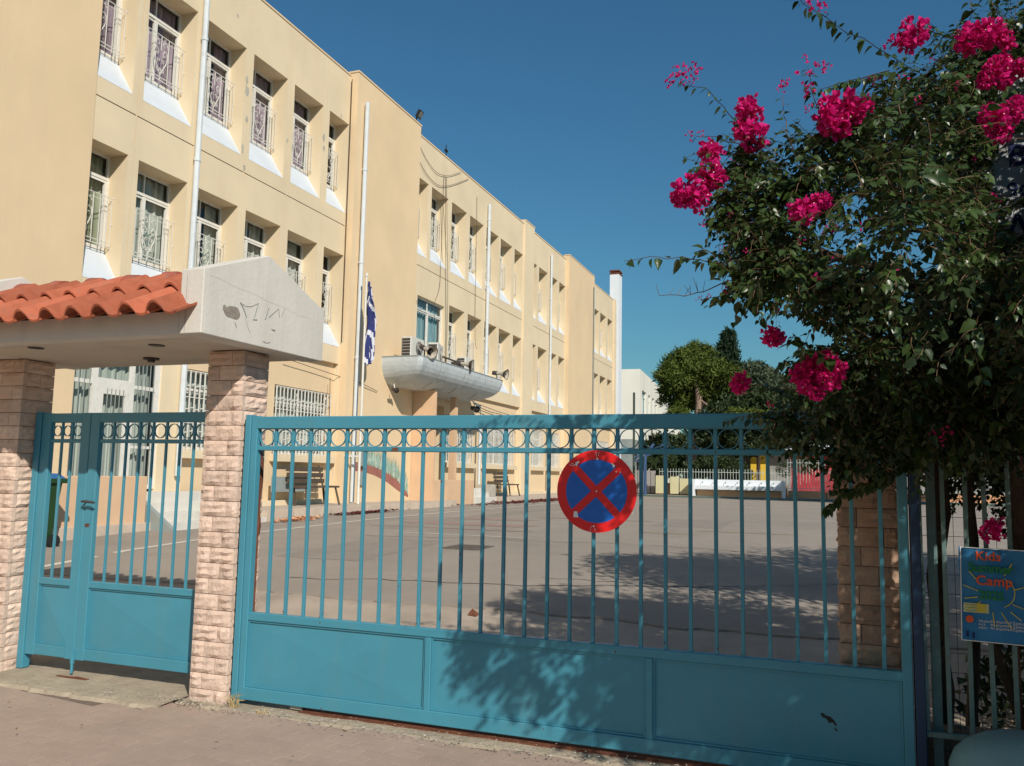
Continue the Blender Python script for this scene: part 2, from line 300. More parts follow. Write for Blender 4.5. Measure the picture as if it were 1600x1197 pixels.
for j in range(-60, 60):
    for i in range(-45, 45):
        x = i * .222 + (.111 if j % 2 else 0); y = j * .112
        X = -2.4 + x * math.cos(A) - y * math.sin(A); Y = 3.6 + x * math.sin(A) + y * math.cos(A)
        lim = 4.80 if X > -4.3 else 4.58 + .10 * mnoise.noise(Vector((X * 2, 0, 0)))
        if Y < lim - .02 and -9 < X < 7 and Y > .5:
            v = Vector((X, Y, 0)) - EYE; dz = v.dot(CF)
            if dz < .3: continue
            px = 800 + FPX * v.dot(CR) / dz; py = 598.5 - FPX * v.dot(CU) / dz
            vis = -20 < px < 1480 and py < 1215
            spots.append((0 if vis else 1, dz, X, Y))
spots.sort()
for k, (nv, dz, X, Y) in enumerate(spots[:300]):
    inst('paver', random.choice(pv), sidewalk, (X, Y, .0015 * random.random()), (random.uniform(-.006, .006), random.uniform(-.004, .004), A + random.uniform(-.01, .01)))
fb = MB()
for (nv, dz, X, Y) in spots[300:]:
    s = random.choice(pv); c, s_ = math.cos(A), math.sin(A); z = .0015 * random.random()
    fb.add([(X + v.co.x * c - v.co.y * s_, Y + v.co.x * s_ + v.co.y * c, z + v.co.z) for v in s.vertices], [tuple(p.vertices) for p in s.polygons])
fb.build('paver_field', M['paver'], sidewalk, kind='stuff')

# ---- concrete gate sill with crumbled front
def rough_slab(name, x0, x1, yfront, yback, zt, mat, n=60, amp=.04):
    b = MB(); vs = []
    prof = [(0, -.02), (.03, zt * .55), (.09, zt), (None, zt)]
    for i in range(n + 1):
        x = x0 + (x1 - x0) * i / n; f = yfront(x) + amp * mnoise.noise(Vector((x * 5, 1, 0))) + amp * .5 * mnoise.noise(Vector((x * 17, 2, 0)))
        for (d, z) in prof: vs.append((x, f + d if d is not None else yback, z + (.006 * mnoise.noise(Vector((x * 9, (d or 1) * 30, 3))) if z > 0 else 0)))
    k = len(prof); b.add(vs, [(i * k + j, (i + 1) * k + j, (i + 1) * k + j + 1, i * k + j + 1) for i in range(n) for j in range(k - 1)])
    return b.build(name, mat, kind='structure')
rough_slab('gate_sill', -6.9, -4.22, lambda x: 4.62 - .015 * (x + 5), 5.4, .014, M['sillconc'])
rough_slab('gate_sill', -4.22, 3.0, lambda x: 4.77, 5.4, .006, M['sillconc'], n=110, amp=.02)
b = MB(); b.box(-3.3, 3.2, 4.925, 4.975, -.01, .022); b.box(-3.3, 3.2, 4.905, 4.912, -.01, .014)
tag(b.build('gate_track', M['rust']), 'rusty steel floor rail running under the wide sliding gate', 'gate track')

# ---- raised pavement along the school
b = MB(); pvx0, pvx1 = -12.4, -10.72
for (a, c) in [(14.3, 24.0), (28.2, 50.5)]: b.box(pvx0, pvx1, a, c, .3, .78)
b.box(pvx0, -11.06, 24.0, 28.2, .3, .77); b.box(pvx0, -11.1, 3, 14.3, .3, .78)
sp = b.build('raised_pavement', M['pave'], kind='structure', bevel=.01)
k = 0
for a in [14.3 + 1.0 * i for i in range(9)] + [28.2 + 1.2 * i for i in range(18)]:
    L_ = 1.0 if a < 24 else 1.2; q = MB(); q.bbox(pvx1 + .003, pvx1 + .15, a + .004, a + L_ - .004, .3, .775, .008); q.build('kerb_stone', M['kerb'], sp)

# ================================================================== SCHOOL BUILDING
school = thing('school_building', 'long cream three storey school with recessed windows, pale blue sills and a rounded entrance canopy', 'building', loc=(-12, 28, .6))
school.location = (0, 0, 0)
def facade(name, X, y0, y1, z0, z1, ops, mat, parent, gmat=None):
    """ops: (y0,y1,z0,z1,depth,kind) kind 'w' open at the back, 'c' closed"""
    ycut = sorted({y0, y1} | {max(y0, min(y1, v)) for o in ops for v in o[:2]}); zcut = sorted({z0, z1} | {v for o in ops for v in o[2:4]})
    b = MB()
    for i in range(len(ycut) - 1):
        run = None
        for j in range(len(zcut) - 1):
            cy = (ycut[i] + ycut[i + 1]) / 2; cz = (zcut[j] + zcut[j + 1]) / 2
            solid = not any(o[0] < cy < o[1] and o[2] < cz < o[3] for o in ops)
            if solid: run = zcut[j] if run is None else run
            if run is not None and (not solid or j == len(zcut) - 2):
                t = zcut[j] if not solid else zcut[j + 1]
                b.quad((X, ycut[i], run), (X, ycut[i + 1], run), (X, ycut[i + 1], t), (X, ycut[i], t)); run = None
    for o in ops:
        a, c, e, f, d, kd = o; a2, c2 = max(a, y0), min(c, y1); mi = 1 if kd == 'g' else 0; Xi = X - d
        b.quad((X, a2, f), (X, c2, f), (Xi, c2, f), (Xi, a2, f), mi)
        b.quad((X, c2, e), (X, a2, e), (Xi, a2, e), (Xi, c2, e), mi)
        b.quad((X, a2, e), (X, a2, f), (Xi, a2, f), (Xi, a2, e), mi)
        b.quad((X, c2, f), (X, c2, e), (Xi, c2, e), (Xi, c2, f), mi)
        if kd != 'w': b.quad((Xi, a2, e), (Xi, c2, e), (Xi, c2, f), (Xi, a2, f), mi)
    return b.build(name, [mat, gmat or M['groove']], parent)
TOP = (8.53, 9.22, 11.02); MID = (4.87, 5.56, 7.36)
LW = [(10.25, 11.54), (11.80, 13.09), (13.38, 14.66), (14.93, 16.21), (16.5, 17.76), (18.06, 19.0 - .0)]
R1 = [(22.4, 23.95), (24.2, 25.5), (25.8, 27.1), (27.4, 28.7), (29.0, 30.26), (30.52, 31.82), (32.12, 33.15)]
R2 = [(34.0 + .42, 35.05), (35.35, 36.6), (37.0, 38.15), (38.46, 39.48)]
R3 = [(44.84, 46.14), (46.48, 47.85), (48.24, 49.4)]
ops = []; DR = .42
for lst in (LW, R1, R2, R3):
    for (a, c) in lst:
        ops.append((a, c, TOP[0], TOP[2], DR, 'w'))
        if lst is R1 and a < 25.6: continue
        ops.append((a, c, MID[0], MID[2], DR, 'w'))
ops.append((23.40, 25.42, 5.62, 7.22, .14, 'w'))
# shallow shadow joints between storeys and bays
vg = [11.67, 13.22, 14.79, 16.36, 17.91]
segs = [10.69] + vg + [19.0]
for a, c in zip(segs, segs[1:]): ops.append((a + (.012 if a != 10.69 else 0), c - (.012 if c != 19.0 else 0), 8.165, 8.185, .03, 'g'))
for v in vg: ops.append((v - .008, v + .008, 4.62, 12.30, .018, 'c'))
for (a, c) in [(22.8, 33.15), (34.45, 39.5), (44.5, 49.6)]: ops.append((a, c, 8.165, 8.185, .03, 'g'))
# ground storey, set back under the upper floors
GD = .12
gops = [(13.42, 18.98), (25.66, 33.1), (34.5, 39.45), (44.9, 49.5)]
for a, c in gops: ops.append((a, c, .9, 4.42, GD, 'w'))
ops.append((10.72, 12.74, 1.15, 3.62, .10, 'w'))
ops.append((23.20, 25.62, .78, 3.85, .9, 'c'))
facade('wall', -12, 10.0, 50.0, .3, 12.4, ops, M['stucco'], school)
# inner walls of the ground storey with barred windows
gw = {0: [(13.44, 15.9), (16.46, 18.8)], 1: [(25.9, 28.3), (29.3, 32.6)], 2: [(34.7, 36.5), (37.1, 39.0)], 3: [(45.5, 48.9)]}
for i, (a, c) in enumerate(gops):
    facade('ground_floor_wall', -12 - GD, a, c, .9, 4.42, [(p, q, 1.98, 3.62, .16, 'w') for p, q in gw[i]], M['stucco2'], school)
b = MB(); b.box(-26, -12.001 - 1.5, 10.0, 50.0, .3, 12.36); b.box(-13.5, -12.02, 10.0, 50, 12.2, 12.37)
b.box(-13.5, -12.45, 10.0, 10.1, .3, 12.2); b.box(-13.5, -12.02, 49.9, 49.99, .3, 12.2)
b.build('core', M['stucco2'], school)
# blank wall block nearest the street, stair tower, pilaster, second tower
b = MB(); b.box(-26, -11.95, -14, 10.68, .3, 12.42); b.build('side_block', M['stucco2'], school)
b = MB(); b.box(-12.3, -11.76, 19.02, 22.82, .3, 12.50); tower = b.build('stair_tower', M['stucco2'], school)
b = MB(); b.box(-12.3, -11.92, 33.2, 34.42, .3, 12.55); b.build('pilaster', M['stucco'], school)
b = MB(); b.box(-12.3, -11.80, 39.52, 44.4, .3, 12.62); b.build('second_tower', M['stucco2'], school)
b = MB(); b.box(-12.3, -11.9, 49.62, 50.02, .3, 12.45); b.build('pilaster', M['stucco'], school)
# coping strip of mortar on the parapet
cp = MB()
for (a, c, X, z) in [(10.7, 19.0, -12, 12.4), (19.0, 22.84, -11.76, 12.5), (22.84, 33.2, -12, 12.4), (33.2, 34.44, -11.92, 12.55), (34.44, 39.5, -12, 12.4), (39.5, 44.42, -11.8, 12.62), (44.42, 49.6, -12, 12.4)]:
    cp.box(X - .3, X + .02, a, c, z + .002, z + .045)
cp.build('coping', M['stucco2'], school)

# ---- windows
def window_me(w, h, sash=True):
    b = MB(); t = .05; d = .05
    b.box(-d, 0, 0, t, 0, h); b.box(-d, 0, w - t, w, 0, h); b.box(-d, 0, t, w - t, h - t, h); b.box(-d, 0, t, w - t, 0, t * 1.3)
    tz = h * .735; b.box(-d, .012, t, w - t, tz, tz + .055); b.box(-d - .01, -.012, t, w - t, tz - .05, tz - .006)
    mz = w * .46
    b.box(-d, -.01, mz, mz + .03, tz + .055, h - t)
    b.box(-d - .005, .006, mz - .02, mz + .055, t * 1.3, tz - .006); b.box(-d, .004, w - t - .045, w - t, t * 1.3, tz - .006); b.box(-d, .004, mz + .055, w - t - .045, tz - .05, tz - .01)
    return b
def curtain_me(w, h, seed, gap=.0):
    r = random.Random(seed); b = MB(); n = 40; vs = []
    ph = r.random() * 9
    for i in range(n + 1):
        y = w * i / n; x = -.03 * math.sin(y * 34 + ph) - .02 * math.sin(y * 57 + ph * 2)
        for z in (0.0, h * .5, h): vs.append((x * (1.0 if z else 1.3), y, z))
    skip = set() if gap < 0 or r.random() < .6 else set(range(int(n * .55), int(n * .72)))
    b.add(vs, [(i * 3 + j, (i + 1) * 3 + j, (i + 1) * 3 + j + 1, i * 3 + j + 1) for i in range(n) for j in range(2) if i not in skip]); return b
def spiral(cx, cz, r0, r1, t0, t1, n=12):
    return [(0, cx + (r0 + (r1 - r0) * i / n) * math.cos(t0 + (t1 - t0) * i / n), cz + (r0 + (r1 - r0) * i / n) * math.sin(t0 + (t1 - t0) * i / n)) for i in range(n + 1)]
def grille_me(w, h):
    b = MB(); r = .009; T = lambda p, rr=r: b.tube(p, rr, 4)
    for z in (.0, .07, h): T([(0, 0, z), (0, w, z)])
    T([(0, .06, h - .09), (0, w - .06, h - .09)], .006)
    c = w / 2; hw = .20
    ys = [0, .09, .18] + [w - .18, w - .09, w]
    if w > 1.0: ys += [.26, w - .26]
    for y in ys: T([(0, y, -.03), (0, y, h)])
    for s in (-1, 1):
        T([(0, c + s * hw, .0), (0, c + s * hw, h)])
        T([(0, c + p[1] * s, p[2]) for p in [(0, 0, .12), (0, .06, .22), (0, .15, .40), (0, .185, .52), (0, .16, .62), (0, .10, .64), (0, .06, .58), (0, .08, .52), (0, .12, .54)]], .010)
        T([(0, c + s * p[1], p[2]) for p in spiral(.09, h - .17, .075, .02, 0, 4.6)], .009)
        T([(0, c + s * p[1], p[2]) for p in spiral(.07, .22, .06, .018, 2.6, 7.5)], .009)
        T([(0, c + s * p[1], p[2]) for p in spiral(.05, .40, .045, .015, -1, 4)], .008)
    T([(0, c, .0), (0, c, .12)]); T([(0, c, h - .3), (0, c, h)])
    for s, y in ((-1, 0), (1, w)):
        for z in (.03, h * .45, h): b.tube([(0, y, z), (.04, y + s * .04, z + .02), (.07, y + s * .035, z - .03), (.05, y + s * .06, z - .05)], .006, 4)
    return b
WCACHE = {}
def cached(key, fn, mat, smooth=False):
    if key not in WCACHE: WCACHE[key] = fn().mesh(key[0], mat, smooth)
    return WCACHE[key]
wi = 0
def add_window(Xf, a, c, z0, z1, cur, grille=True, lo=None):
    global wi; wi += 1
    w = round(c - a, 2); h = round(z1 - z0, 2)
    wn = inst('window', cached(('window', w, h), lambda: window_me(w, h), M['white_metal']), school, (Xf, a, z0))
    g = MB(); g.quad((-.03, .03, .03), (-.03, w - .03, .03), (-.03, w - .03, h - .03), (-.03, .03, h - .03))
    inst('pane', cached(('pane', w, h), lambda: g, M['glass']), wn)
    inst('curtain', cached(('curtain', w, h, wi % 7, cur), lambda: curtain_me(w - .06, h - .05, wi), M[cur]), wn, (-.16, .03, .02))
    if grille: inst('window_grille', cached(('grille', w), lambda: grille_me(w - .06, .92), M['white_metal']), school, (Xf + .14, a + .03, z0 + .06))
    if lo is not None:
        s = MB(); s.quad((-12, a + .001, lo + .004), (-12, c - .001, lo + .004), (Xf, c - .001, z0 - .004), (Xf, a + .001, z0 - .004))
        s.quad((Xf, a + .001, z0 - .004), (Xf, c - .001, z0 - .004), (Xf - .1, c - .001, z0 - .004), (Xf - .1, a + .001, z0 - .004)); s.build('sill_panel', M['sill'], school)
for lst in (LW, R1, R2, R3):
    for i, (a, c) in enumerate(lst):
        tc = 'curtain_mauve' if lst is LW and i < 5 else ('curtain_grey' if i % 2 else 'curtain_green')
        add_window(-12.42, a, c, TOP[1], TOP[2], tc, True, TOP[0])
        if lst is R1 and a < 25.6: continue
        add_window(-12.42, a, c, MID[1], MID[2], 'curtain_green' if lst is LW and i < 1 else 'curtain_grey', True, MID[0])
add_window(-12.10, 23.40, 25.42, 5.62, 7.22, 'curtain_blue', False)
# reveal cheeks below the window heads are part of the wall; dark rooms behind
b = MB(); b.quad((-12.95, 10, .4), (-12.95, 50, .4), (-12.95, 50, 12.3), (-12.95, 10, 12.3)); b.build('room_back', M['grey_paint'], school)
# barred ground floor windows
def bars_me(w, h):
    b = MB(); n = max(6, int(w / .14))
    for i in range(n + 1): y = w * i / n; b.tube([(0, y, -.12), (0, y, h)], .016, 4)
    for z in (.0, h * .33, h * .66, h): b.tube([(0.0, 0, z), (0.0, w, z)], .012, 4)
    for i in range(n):
        for z in (h * .2, h * .5, h * .8): b.box(-.012, .012, w * (i + .4) / n, w * (i + .9) / n, z + .03 * (i % 2), z + .03 * (i % 2) + .022)
    return b
for i in gw:
    for (p, q) in gw[i]:
        add_window(-12 - GD - .10, p, q, 1.98, 3.62, 'curtain_grey', False)
        w = round(q - p - .04, 2); inst('window_bars', bars_me(w, 1.58).mesh('window_bars', M['white_metal']), school, (-12 - GD + .05, p + .02, 2.0))
        s = MB(); s.box(-12 - GD + .001, -11.93, p - .08, q + .12, 1.80, 1.97); s.build('window_ledge', M['stucco'], school, bevel=.01)
# glazed door with transom behind the small gate
d = MB()
for (a, c, e, f) in [(10.72, 10.76, 1.2, 3.62), (12.62, 12.74, 1.2, 3.62), (11.14, 11.26, 1.2, 3.62), (12.0, 12.1, 1.2, 3.62), (10.76, 12.62, 1.2, 1.27), (10.76, 11.14, 3.05, 3.12), (11.26, 12.0, 3.08, 3.18), (12.1, 12.62, 3.05, 3.12), (11.26, 11.40, 1.27, 3.08), (11.9, 12.0, 1.27, 3.08), (11.40, 11.9, 2.9, 3.08), (12.1, 12.62, 1.95, 2.0)]: d.box(-12.09, -12.03, a, c, e, f)
door = d.build('glazed_door', M['white_metal'], school)
g = MB(); g.quad((-12.07, 10.74, 1.2), (-12.07, 12.7, 1.2), (-12.07, 12.7, 3.6), (-12.07, 10.74, 3.6)); g.build('pane', M['glass'], door)
cu = curtain_me(1.95, 2.4, 5, -1); cu = cu.build('curtain', M['curtain_grey'], door); cu.location = (-12.25, 10.74, 1.2)
g = MB()
for a, c in [(10.78, 11.12), (11.42, 11.88), (12.12, 12.6)]:
    n = max(3, int((c - a) / .085))
    for i in range(n): y = a + (c - a) * (i + .5) / n; g.tube([(-12.01, y, 1.3), (-12.01, y, 3.55 if not (11.3 < a < 11.6) else 3.0)], .009, 4)
g.build('door_bars', M['grey_paint'], door)
# side entrance: parapet, landing, steps, sloped cheek
b = MB(); b.box(-11.12, -11.0, 5.0, 11.5, .3, 1.45); b.build('landing_parapet', M['peach'], school, bevel=.012)
b = MB(); b.box(-11.12, -10.93, 5.0, 11.6, .3, .66); b.build('parapet_plinth', M['kerb'], school, bevel=.01)
for k_, (x, z) in enumerate([(-11.45, 1.15), (-11.15, .98), (-10.85, .82), (-10.55, .66)]):
    b = MB(); b.box(-12.0 + .001 * k_, x, 11.66, 14.28, z - .17 + (0 if k_ else -.3), z); b.build('step', M['white_plaster'], school, bevel=.008)
b = MB(); b.box(-11.99, -11.14, 9.5, 11.64, .9, 1.149); b.build('landing', M['concrete'], school)
b = MB(); b.prism([(-11.95, .35), (-10.45, .35), (-10.45, .55), (-11.35, 1.17), (-11.95, 1.17)], 11.56, 11.655, ax='y'); b.build('stair_cheek', M['grey_paint'], school)
# main entrance: parapet, steps, porch mouth
b = MB(); b.box(-11.16, -11.04, 22.9, 26.1, .3, 1.40); b.build('porch_parapet', M['peach'], school, bevel=.012)
for k_, (x, z) in enumerate([(-11.6, 1.1), (-11.3, .95), (-11.0, .80)]):
    b = MB(); b.box(-11.9, x, 26.15 + .002 * k_, 28.1 - .002 * k_, .4 + .01 * k_, z); b.build('step', M['white_plaster'], school, bevel=.008)
b = MB(); b.box(-12.89, -12.82, 23.6, 25.2, .8, 3.1); b.build('entrance_door', M['bench'], school)
b = MB(); b.box(-11.98, -11.94, 25.9, 26.35, 3.05, 3.2); b.build('name_plate', M['dark_metal'], school)
# ---- rounded entrance canopy
def canopy():
    top = [(-11.76, 20.84), (-10.62, 20.86), (-10.5, 20.95), (-10.5, 27.1), (-10.56, 27.3), (-10.8, 27.42), (-12.0, 27.5)]
    bot = [(-11.76, 21.35), (-11.4, 21.5), (-11.3, 21.6), (-11.3, 26.2), (-11.35, 26.3), (-11.5, 26.4), (-12.0, 26.45)]
    n = 8; b = MB(); vs = []
    for i, (p, q) in enumerate(zip(top, bot)):
        for j in range(n + 1):
            t = j / n; s = 1 - math.sqrt(max(0, 1 - t * t)) ; s = t ** 2.3
            vs.append((p[0] + (q[0] - p[0]) * s, p[1] + (q[1] - p[1]) * s, 4.86 - .78 * math.sin(t * PI / 2) * .55 - .78 * .45 * t))
    k = n + 1; b.add(vs, [(i * k + j + 1, (i + 1) * k + j + 1, (i + 1) * k + j, i * k + j) for i in range(6) for j in range(n)])
    b.add([(x, y, 4.86) for x, y in top], [tuple(range(7))]); b.add([(x, y, 4.08) for x, y in bot], [tuple(reversed(range(7)))])
    o = b.build('entrance_canopy', M['canopy'], school)
    r = MB()
    for y in (22.15, 23.9, 25.6): r.tube([(-10.49, y, 4.87), (-10.52, y, 4.6), (-10.72, y, 4.3), (-11.1, y, 4.08)], .008, 4)
    r.tube([(x, y, 4.87) for x, y in top], .018, 4); r.build('seam', M['grey_paint'], o); return o
canopy()
b = MB(); b.box(-11.85, -11.0, 22.84, 22.96, .78, 4.1); b.build('canopy_support', M['peach'], school)
b = MB(); b.box(-11.5, -11.3, 25.0, 25.2, 1.2, 4.1); b.build('canopy_support', M['peach'], school)
# ---- downpipes
def pipe(x, y, z0, z1, r=.055, name='downpipe', mat='white_pipe'):
    b = MB(); b.tube([(x, y, z0), (x, y, z1)], r, 10)
    z = z0 + 1.2
    while z < z1 - .2: b.tube([(x, y, z), (x, y, z + .07)], r + .012, 10); b.box(x - .12, x, y - .012, y + .012, z + .02, z + .05); z += 2.6
    return b.build(name, M[mat], school, smooth=False)
pipe(-11.92, 13.24, 1.45, 12.6, .06); pipe(-11.66, 19.36, .8, 11.75, .06); pipe(-11.92, 29.06, 4.9, 11.95, .06); pipe(-11.92, 36.95, .8, 12.0, .05); pipe(-11.74, 44.1, .8, 12.0, .035, mat='grey_paint')
# ---- chimney
b = MB(); b.box(-12.35, -11.78, 50.15, 51.0, .5, 14.15); ch = b.build('chimney', M['chimney'], school)
b = MB(); b.box(-12.38, -11.75, 50.12, 51.03, 14.17, 14.25); b.box(-12.3, -11.83, 50.2, 50.95, 14.25, 14.34); b.box(-12.38, -11.75, 50.12, 51.03, 14.34, 14.42); b.build('chimney_cap', M['rust'], ch)
b = MB(); b.box(-13.4, -11.2, 51.6, 53.4, .5, 3.95); tag(b.build('plant_room', M['grey_paint']), 'small grey rendered plant room beyond the white chimney at the end of the school', 'plant room')
# ---- peeled patches
for (y, z, s) in [(14.72, 10.3, .09), (14.74, 10.05, .12), (14.78, 9.4, .08), (14.7, 8.7, .10), (14.80, 8.3, .07), (17.83, 10.2, .10), (17.86, 9.9, .08), (14.3, 11.6, .05), (18.6, 11.1, .06), (22.4, 10.9, .06), (16.30, 9.5, .07)]:
    b = MB(); n = 9; b.add([(-11.996, y + s * math.cos(2 * PI * i / n) * (.5 + .8 * random.random()) * .6, z + s * math.sin(2 * PI * i / n) * (.5 + .9 * random.random())) for i in range(n)], [tuple(range(n))])
    b.build('peeled_patch', M['concrete'], school)
# ---- mural on the tower: painted grass over a brown bank
b = MB(); mx_ = -11.757
top = [(19.6, 1.86), (20.1, 1.85), (20.7, 1.78), (21.4, 1.62), (22.0, 1.42), (22.5, 1.15), (22.74, .98)]; bo = [(19.6, 1.62), (20.1, 1.60), (20.7, 1.50), (21.4, 1.32), (22.0, 1.10), (22.5, .92), (22.74, .86)]
for i in range(6): b.quad((mx_, *bo[i]), (mx_, *bo[i + 1]), (mx_, *top[i + 1]), (mx_, *top[i]), 0)
def bank(y):
    for (a, za), (c, zc) in zip(top, top[1:]):
        if a <= y <= c: return za + (zc - za) * (y - a) / (c - a)
    return 1.6
for i in range(420):
    y = random.uniform(19.75, 22.72); z = bank(y) - .06 + random.random() ** 1.5 * .3; h = random.uniform(.12, .42); wd = random.uniform(.012, .03); ln = random.uniform(-.1, .1)
    xo = mx_ + .001 + .005 * i / 420; b.add([(xo, y - wd, z), (xo, y + wd, z), (xo, y + ln, z + h)], [(0, 1, 2)], random.choice([1, 1, 2, 3]))
M['m_brown'] = pmat('m_brown', (.32, .13, .10), .9, .15, 3, 0); M['m_teal'] = pmat('m_teal', (.30, .46, .40), .9, .2, 5, 0); M['m_green'] = pmat('m_green', (.26, .36, .26), .9, .2, 5, 0); M['m_pale'] = pmat('m_pale', (.52, .58, .48), .9, .1, 5, 0)
for i in range(3): b.tube([(mx_ + .002, *p[1:]) for p in spiral(21.2 + .1 * i, 2.75 + .05 * i, .16, .05 + .03 * i, i, 5 + i, 14)], .006, 3, 0)
b.build('mural', [M['m_brown'], M['m_teal'], M['m_green'], M['m_pale']], school, kind='stuff')
# ---- cables
def cable(pts, r=.011, mat='dark_metal', parent=None):
    P = [Vector(p) for p in pts]; out = []
    for i in range(len(P) - 1):
        p0 = P[max(i - 1, 0)]; p1 = P[i]; p2 = P[i + 1]; p3 = P[min(i + 2, len(P) - 1)]
        for j in range(5):
            t = j / 5; out.append(.5 * ((2 * p1) + (-p0 + p2) * t + (2 * p0 - 5 * p1 + 4 * p2 - p3) * t * t + (-p0 + 3 * p1 - 3 * p2 + p3) * t ** 3))
    out.append(P[-1]); b = MB(); b.tube(out, r, 4); return b.build('cable', M[mat], parent or school)
x = -11.96
cable([(-11.74, 22.83, 12.4), (x, 23.2, 12.0), (x, 24.2, 11.6), (x, 25.2, 11.75), (x, 26.4, 12.3)], .008); cable([(x, 22.9, 11.7), (x, 23.6, 11.3), (x, 24.6, 11.2), (x, 25.7, 11.6), (x, 27.1, 12.3)], .009)
cable([(x, 25.0, 11.7), (x, 24.95, 9), (x, 24.9, 7.8), (-12.0, 24.6, 7.1), (-11.9, 24.5, 6.6)], .007); cable([(x, 25.15, 11.7), (x, 25.3, 9), (x, 25.5, 6.6), (x, 25.5, 5.2)], .008); cable([(x, 25.2, 11.7), (x, 25.55, 8), (x, 25.6, 6.6), (x, 25.6, 5.2)], .006)
cable([(x, 23.2, 7.9), (x, 22.9, 7.5), (x, 23.1, 7.05), (x, 23.7, 6.95), (x, 24.2, 7.2)], .006); cable([(x, 27.9, 11.9), (x, 28.0, 7.0), (x, 28.2, 6.2)], .007)
cable([(x, 28.0, 4.15), (x, 29.5, 3.98), (x, 31.2, 3.9), (x, 32.5, 3.3)], .014); cable([(x, 28.0, 4.2), (x, 30.5, 4.05), (x, 33.2, 3.95), (x, 34.4, 3.8)], .012)
cable([(-11.94, 18.97, 12.3), (-11.94, 18.98, 8), (-11.94, 18.99, 5.0)], .012); cable([(-11.98, 16.6, 3.35 + .9), (-11.98, 18.9, 4.1), (-11.72, 19.5, 4.0), (-11.72, 20.6, 3.85)], .009)
cable([(-11.96, 18.55, 4.0), (-11.96, 18.6, 2.5), (-11.96, 18.56, .8)], .008)
b = MB(); b.bbox(-11.78, -11.66, 19.75, 19.98, 1.75, 2.15, .02); b.bbox(-11.78, -11.68, 19.75, 19.98, 1.25, 1.6, .02); b.build('meter_box', M['grey_paint'], school)
# downpipe bracket bundle under canopy
b = MB()
for i in range(7): b.tube([(-11.9, 27.5 + .15 * i, 4.3 - .04 * i), (-11.75, 28.2, 3.95 + .03 * i), (-11.85, 28.45, 3.7 - .08 * i)], .015, 4)
b.tube([(-11.85, 28.45, 3.75), (-11.85, 28.45, .8)], .05, 8); b.build('pipe_bundle', M['white_pipe'], school, kind='stuff')
# ================================================================== THINGS FIXED TO THE SCHOOL
def ac_unit(x, y, z, label, rot=0):
    t = thing('air_conditioner', label, 'air conditioner', 'air conditioner units on the entrance canopy', (x, y, z)); t.rotation_euler.z = rot
    b = MB(); b.bbox(-.16, .16, -.42, .42, 0, .6, .02); b.build('casing', M['ac'], t, bevel=.008)
    b = MB(); n = 18; b.add([(.163, .1 + .22 * math.cos(2 * PI * i / n), .3 + .22 * math.sin(2 * PI * i / n)) for i in range(n)], [tuple(range(n))]); fan = b.build('fan_opening', M['dark_metal'], t)
    b = MB()
    for r in (.05, .10, .15, .20): b.tube([(.175, .1 + r * math.cos(2 * PI * i / 16), .3 + r * math.sin(2 * PI * i / 16)) for i in range(17)], .005, 3)
    for a in range(4): b.tube([(.175, .1 - .2 * math.cos(a * PI / 4), .3 - .2 * math.sin(a * PI / 4)), (.175, .1 + .2 * math.cos(a * PI / 4), .3 + .2 * math.sin(a * PI / 4))], .005, 3)
    b.build('fan_guard', M['ac'], fan)
    b = MB()
    for i in range(6): b.box(-.13, .13, -.424, -.42, .05 + i * .085, .122 + i * .085)
    b.build('side_louvre', M['dark_metal'], t)
    return t
ac_unit(-11.15, 21.55, 4.88, 'beige air conditioner unit at the left end of the canopy, its fan facing the yard')
ac_unit(-11.0, 22.75, 4.88, 'beige air conditioner unit behind the first grey horn loudspeaker on the canopy', .25)
ac_unit(-11.3, 25.75, 4.88, 'low beige air conditioner unit beside the drainpipe on the canopy')
def horn(x, y, z, yaw, label, pitch=-.15):
    t = thing('loudspeaker', label, 'loudspeaker', 'horn loudspeakers on the entrance canopy', (x, y, z))
    b = MB(); pr = [(.0, .05), (.08, .052), (.16, .06), (.24, .09), (.31, .13), (.37, .18), (.385, .195)]
    n = 20; vs = []
    for (l, r) in pr: vs += [(l, r * math.cos(2 * PI * i / n), r * math.sin(2 * PI * i / n)) for i in range(n)]
    b.add(vs, [(j * n + i, j * n + (i + 1) % n, (j + 1) * n + (i + 1) % n, (j + 1) * n + i) for j in range(len(pr) - 1) for i in range(n)])
    h = b.build('horn', M['horn'], t, smooth=True); h.rotation_euler = (0, -pitch, yaw)
    b = MB(); vs = [(.384, .190 * math.cos(2 * PI * i / n), .190 * math.sin(2 * PI * i / n)) for i in range(n)] + [(.12, 0, 0)]
    b.add(vs, [(i, (i + 1) % n, n) for i in range(n)]); b.build('horn_mouth', M['dark_metal'], h)
    b = MB(); b.tube([(-.16, 0, 0), (0, 0, 0)], .075, 10); b.tube([(.2, 0, 0), (.34, 0, 0)], .04, 8); b.build('driver', M['dark_metal'], h)
    b = MB(); b.tube([(0, 0, -.02), (0, 0, -.28)], .02, 5); b.box(-.06, .06, -.06, .06, -.30, -.27); b.build('bracket', M['dark_metal'], t); return t
horn(-10.72, 21.45, 5.16, -.40, 'grey horn loudspeaker at the left front edge of the canopy, turned down to the yard', -.42)
horn(-10.75, 24.1, 5.08, .3, 'small dark horn loudspeaker lying beside a black bracket in the middle of the canopy')
horn(-10.70, 27.1, 5.12, .0, 'grey horn loudspeaker at the far right end of the canopy')
b = MB(); b.tube([(-10.9, 23.0, 5.15), (-10.9, 24.6, 5.12)], .03, 6); b.tube([(-10.9, 23.3, 5.14), (-10.9, 23.3, 4.87)], .02, 5); b.tube([(-10.9, 24.4, 5.12), (-10.9, 24.4, 4.87)], .02, 5); b.box(-11, -10.8, 23.9, 24.3, 4.9, 5.1)
